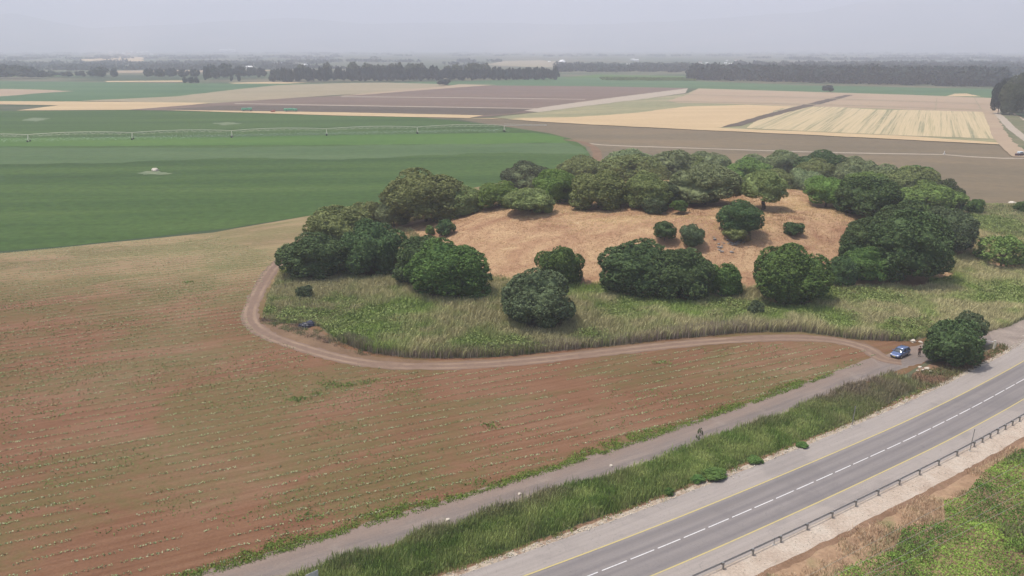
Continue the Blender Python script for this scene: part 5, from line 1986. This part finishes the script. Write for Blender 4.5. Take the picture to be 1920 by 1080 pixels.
tag(o, 'low rust-red load lying between the two green trailers', 'load')
# small white post with base by the pale track
x, y = G(1770, 290)
t = empty('standpipe', (x, y, .05))
tag(t, 'small white standpipe beside the pale track in the brown field', 'standpipe')
bm = bmesh.new()
tube(bm, (0, 0, 0), (0, 0, 1.7), .16)
bmobj('pipe', bm, M_white, t)
bm = bmesh.new()
box(bm, 0, 0, .25, 1.0, .8, .5, bev=.05)
bmobj('base', bm, M_concrete, t)

# --- person -----------------------------------------------------------------
x, y = G(1723, 668)
per = empty('person', (x, y, .012), R(-95))
tag(per, 'person in dark clothes standing between the blue car and the dark bush', 'person')


def skin(name, pts, edges, rad, m, parent, root=0, sub=2):
    me = bpy.data.meshes.new(name)
    me.from_pydata(pts, edges, [])
    me.materials.append(m)
    o = bpy.data.objects.new(name, me)
    C.objects.link(o)
    o.parent = parent
    mo = o.modifiers.new('skin', 'SKIN')
    for i, r_ in enumerate(rad):
        me.skin_vertices[0].data[i].radius = (r_, r_) if not isinstance(r_, tuple) else r_
    me.skin_vertices[0].data[root].use_root = True
    s_ = o.modifiers.new('sub', 'SUBSURF')
    s_.levels = s_.render_levels = sub
    return o


M_skin = plain('skin', (.38, .22, .15), .6)
M_cloth = plain('dark_cloth', (.022, .016, .016), .85)
M_shirt = plain('dark_red_brown_shirt', (.06, .022, .018), .85)
M_hair = plain('dark_hair', (.015, .01, .008), .7)
# x forward, y left
bp = [(0, 0, .95), (0, 0, 1.12), (0, 0, 1.32), (0, 0, 1.47), (.02, 0, 1.56), (.03, 0, 1.66),
      (0, .1, .88), (.03, .11, .5), (0, .12, .09), (.12, .13, .05),
      (0, -.1, .88), (0, -.11, .5), (-.03, -.12, .09), (.09, -.13, .05),
      (0, .19, 1.4), (.0, .26, 1.14), (.16, .2, 1.02), (.25, .15, 1.04),
      (0, -.19, 1.4), (-.02, -.25, 1.13), (.08, -.25, .92), (.12, -.25, .84)]
be = [(0, 1), (1, 2), (2, 3), (3, 4), (4, 5), (0, 6), (6, 7), (7, 8), (8, 9), (0, 10), (10, 11), (11, 12), (12, 13), (3, 14), (14, 15), (15, 16), (16, 17), (3, 18), (18, 19), (19, 20), (20, 21)]
br = [.14, .13, .15, .1, .055, .09, .09, .06, .04, .035, .09, .06, .04, .035, .06, .045, .032, .03, .06, .045, .032, .03]
skin('body', bp, be, br, M_skin, per)
skin('shirt', [(0, 0, .98), (0, 0, 1.15), (0, 0, 1.32), (0, 0, 1.43), (0, .2, 1.4), (.0, .265, 1.16), (.12, .22, 1.06), (0, -.2, 1.4), (-.02, -.255, 1.15), (.05, -.255, 1.0)], [(0, 1), (1, 2), (2, 3), (3, 4), (4, 5), (5, 6), (3, 7), (7, 8), (8, 9)], [.165, .155, .175, .12, .078, .062, .05, .078, .062, .05], M_shirt, per)
skin('trousers', [(0, 0, 1.0), (0, .1, .86), (.03, .11, .5), (0, .12, .12), (0, -.1, .86), (0, -.11, .5), (-.03, -.12, .12)], [(0, 1), (1, 2), (2, 3), (0, 4), (4, 5), (5, 6)], [.16, .11, .078, .06, .11, .078, .06], M_cloth, per)
bm = bmesh.new()
bmesh.ops.create_uvsphere(bm, u_segments=16, v_segments=10, radius=.115)
for v_ in bm.verts:
    v_.co = Vector((v_.co.x * 1.08 - .005, v_.co.y, v_.co.z * 1.1 + 1.72)) if v_.co.z > -.02 or v_.co.x < 0 else Vector((v_.co.x * .5, v_.co.y * .9, 1.7))
bmobj('hair', bm, M_hair, per, smooth=True)
bm = bmesh.new()
for sy in (.13, -.13):
    box(bm, .05, sy * .95, .04, .27, .1, .09, bev=.02)
bmobj('shoes', bm, M_dark, per)
bm = bmesh.new()
bmesh.ops.create_cone(bm, cap_ends=True, segments=8, radius1=.02, radius2=.008, depth=.05)
bmesh.ops.translate(bm, vec=(.125, 0, 1.65), verts=bm.verts)
bmobj('nose', bm, M_skin, per)

# --- far buildings -----------------------------------------------------------
M_bwall = plain('white_wall', (.72, .7, .66), .8)
M_broof = plain('pale_roof', (.8, .79, .77), .6)
M_rroof = plain('tile_roof', (.45, .26, .18), .8)


def house_meshes(w, d, h, rh, rm):
    bm = bmesh.new()
    box(bm, 0, 0, h / 2, w, d, h)
    a_ = bpy.data.meshes.new('wall')
    bm.to_mesh(a_)
    bm.free()
    a_.materials.append(M_bwall)
    bm = bmesh.new()
    e = .4
    vs = [(-w / 2 - e, -d / 2 - e, h + .01), (w / 2 + e, -d / 2 - e, h + .01), (w / 2 + e, d / 2 + e, h + .01), (-w / 2 - e, d / 2 + e, h + .01), (-w / 2 - e, 0, h + rh), (w / 2 + e, 0, h + rh)]
    vv = [bm.verts.new(p) for p in vs]
    for fc in ((0, 1, 5, 4), (2, 3, 4, 5), (0, 4, 3), (1, 2, 5), (0, 3, 2, 1)):
        bm.faces.new([vv[i] for i in fc])
    b_ = bpy.data.meshes.new('roof')
    bmesh.ops.recalc_face_normals(bm, faces=bm.faces)
    bm.to_mesh(b_)
    bm.free()
    b_.materials.append(rm)
    bm = bmesh.new()
    for k in range(max(2, int(w / 4))):
        xk = -w / 2 + (k + .5) * w / max(2, int(w / 4))
        box(bm, xk, -d / 2 - .02, h * .55, 1.4, .06, h * .3)
    c_ = bpy.data.meshes.new('windows')
    bm.to_mesh(c_)
    bm.free()
    c_.materials.append(M_glass)
    return a_, b_, c_


HM = {'house': house_meshes(14, 10, 5, 2.4, M_broof), 'redhouse': house_meshes(15, 10, 5, 2.6, M_rroof), 'shed': house_meshes(46, 16, 5, 2.2, M_broof), 'factory': house_meshes(150, 60, 22, 6, M_broof)}


def house(kind, px, py, label, group=None, sc_=1.0, rz=0.0):
    x, y = G(px, py)
    t = empty({'house': 'distant_house', 'redhouse': 'distant_house', 'shed': 'greenhouse_shed', 'factory': 'factory_building'}[kind], (x, y, 0), rz)
    tag(t, label, 'building', group)
    for nm, me in zip(('wall', 'roof', 'window'), HM[kind]):
        if nm == 'window' and kind == 'shed':
            continue
        o = bpy.data.objects.new(nm, me)
        C.objects.link(o)
        o.parent = t
        o.scale = (sc_,) * 3


house('factory', 427, 97.5, 'long white factory building low on the hazy hillside at left')
house('factory', 443, 96.5, 'smaller white block at the right end of the long white factory', sc_=.5)
hr = random.Random(9)
for k in range(24):
    house('house' if k % 3 else 'redhouse', hr.uniform(196, 285), hr.uniform(97, 103), 'tiny pale house of the hazy village above the tan field', 'village houses above the tan field', 1.3, hr.uniform(-.5, .5))
for k in range(14):
    house('house' if k % 3 else 'redhouse', hr.uniform(1305, 1400), hr.uniform(114, 126), 'tiny white house of the hazy village beyond the right-hand wood', 'village houses beyond the right-hand wood', .6, hr.uniform(-.5, .5))
for k in range(8):
    house('house', hr.uniform(445, 575), hr.uniform(122, 130), 'tiny white house behind the tree belts left of the windbreak', 'houses behind the left tree belts', 1.0, hr.uniform(-.5, .5))
for k in range(6):
    house('house', hr.uniform(1085, 1290), hr.uniform(112, 130), 'tiny white house in the hazy groves behind the middle wood', 'houses in the hazy middle groves', 1.0, hr.uniform(-.5, .5))
house('shed', 1513, 133.5, 'long white greenhouse standing just behind the right-hand wood', sc_=.9)
house('shed', 1404, 127.5, 'short white greenhouse beyond the left part of the right-hand wood', sc_=.6)
for k, px in enumerate((1691, 1706, 1727, 1741, 1782, 1865)):
    house('shed', px, 126 if px < 1860 else 130, ['faint white greenhouse', 'faint white greenhouse', 'faint white greenhouse', 'faint white greenhouse', 'faint white greenhouse standing apart', 'long faint white greenhouse near the right border'][k] + (' in the row over the right end of the wood' if k < 4 else ' over the right end of the wood'), 'greenhouses over the right end of the wood', .8)
# dome
for k, (px, py, r_, lab) in enumerate([(1054, 117, 12, 'white dome standing on the pale rise behind the windbreak'), (1030, 116, 5, 'tiny white dome left of the large white dome')]):
    x, y = G(px, py)
    t = empty('dome_building', (x, y, 0))
    tag(t, lab, 'building')
    bm = bmesh.new()
    bmesh.ops.create_uvsphere(bm, u_segments=24, v_segments=12, radius=r_)
    bmesh.ops.scale(bm, vec=(1, 1, .75), verts=bm.verts)
    bmesh.ops.bisect_plane(bm, geom=bm.verts[:] + bm.edges[:] + bm.faces[:], plane_co=(0, 0, 0), plane_no=(0, 0, -1), clear_outer=True)
    bmobj('shell', bm, plain('dome_white_%d' % k, (.85, .85, .85), .5, var=.03), t, smooth=True)
    bm = bmesh.new()
    box(bm, 0, -r_ * .93, r_ * .12, r_ * .3, r_ * .2, r_ * .24)
    bmobj('door', bm, M_dark, t)
# orchard rows beyond the fields (yellow-green dots)
rng = np.random.default_rng(23)
xs, ys = [], []
for k in range(9):
    for j in range(90):
        px = 1125 + j * 1.95 + k * .6
        xs_, ys_ = G(px, 147.6 + k * .55 - (1290 - px) * .008)
        xs.append(xs_)
        ys.append(ys_)
xs, ys = np.array(xs), np.array(ys)
k_ = np.repeat(np.arange(len(xs)), 8)
P = np.stack([xs[k_], ys[k_], np.full(len(k_), 1.5)], 1) + rng.normal(0, 1, (len(k_), 3)) * [1.0, 1.0, .6]
V, Fq = leaf_quads(P, sph(len(P), rng), .9, rng)
tag(quads('orchard', V, Fq, MF['bright']), 'dotted rows of a yellow-green orchard beyond the ploughed fields', 'orchard', kind='stuff')

# ================================================================== HAZE
bm = bmesh.new()
top = HILLTOP + 120
box(bm, 0, 11200, (top - 21) / 2 - 0, 37000, 24600, top + 21 + .0)
hz_o = bmobj('haze', bm, None)
mh = bpy.data.materials.new('haze')
mh.use_nodes = True
nt = mh.node_tree
nt.nodes.remove(nt.nodes['Principled BSDF'])
pv = nt.nodes.new('ShaderNodeVolumePrincipled')
pv.inputs['Color'].default_value = (.85, .872, .965, 1)
pv.inputs['Density'].default_value = 2.75e-4
pv.inputs['Anisotropy'].default_value = .0
nt.links.new(pv.outputs[0], nt.nodes['Material Output'].inputs['Volume'])
hz_o.data.materials.append(mh)
tag(hz_o, 'pale summer haze filling the whole valley', 'haze', kind='stuff')
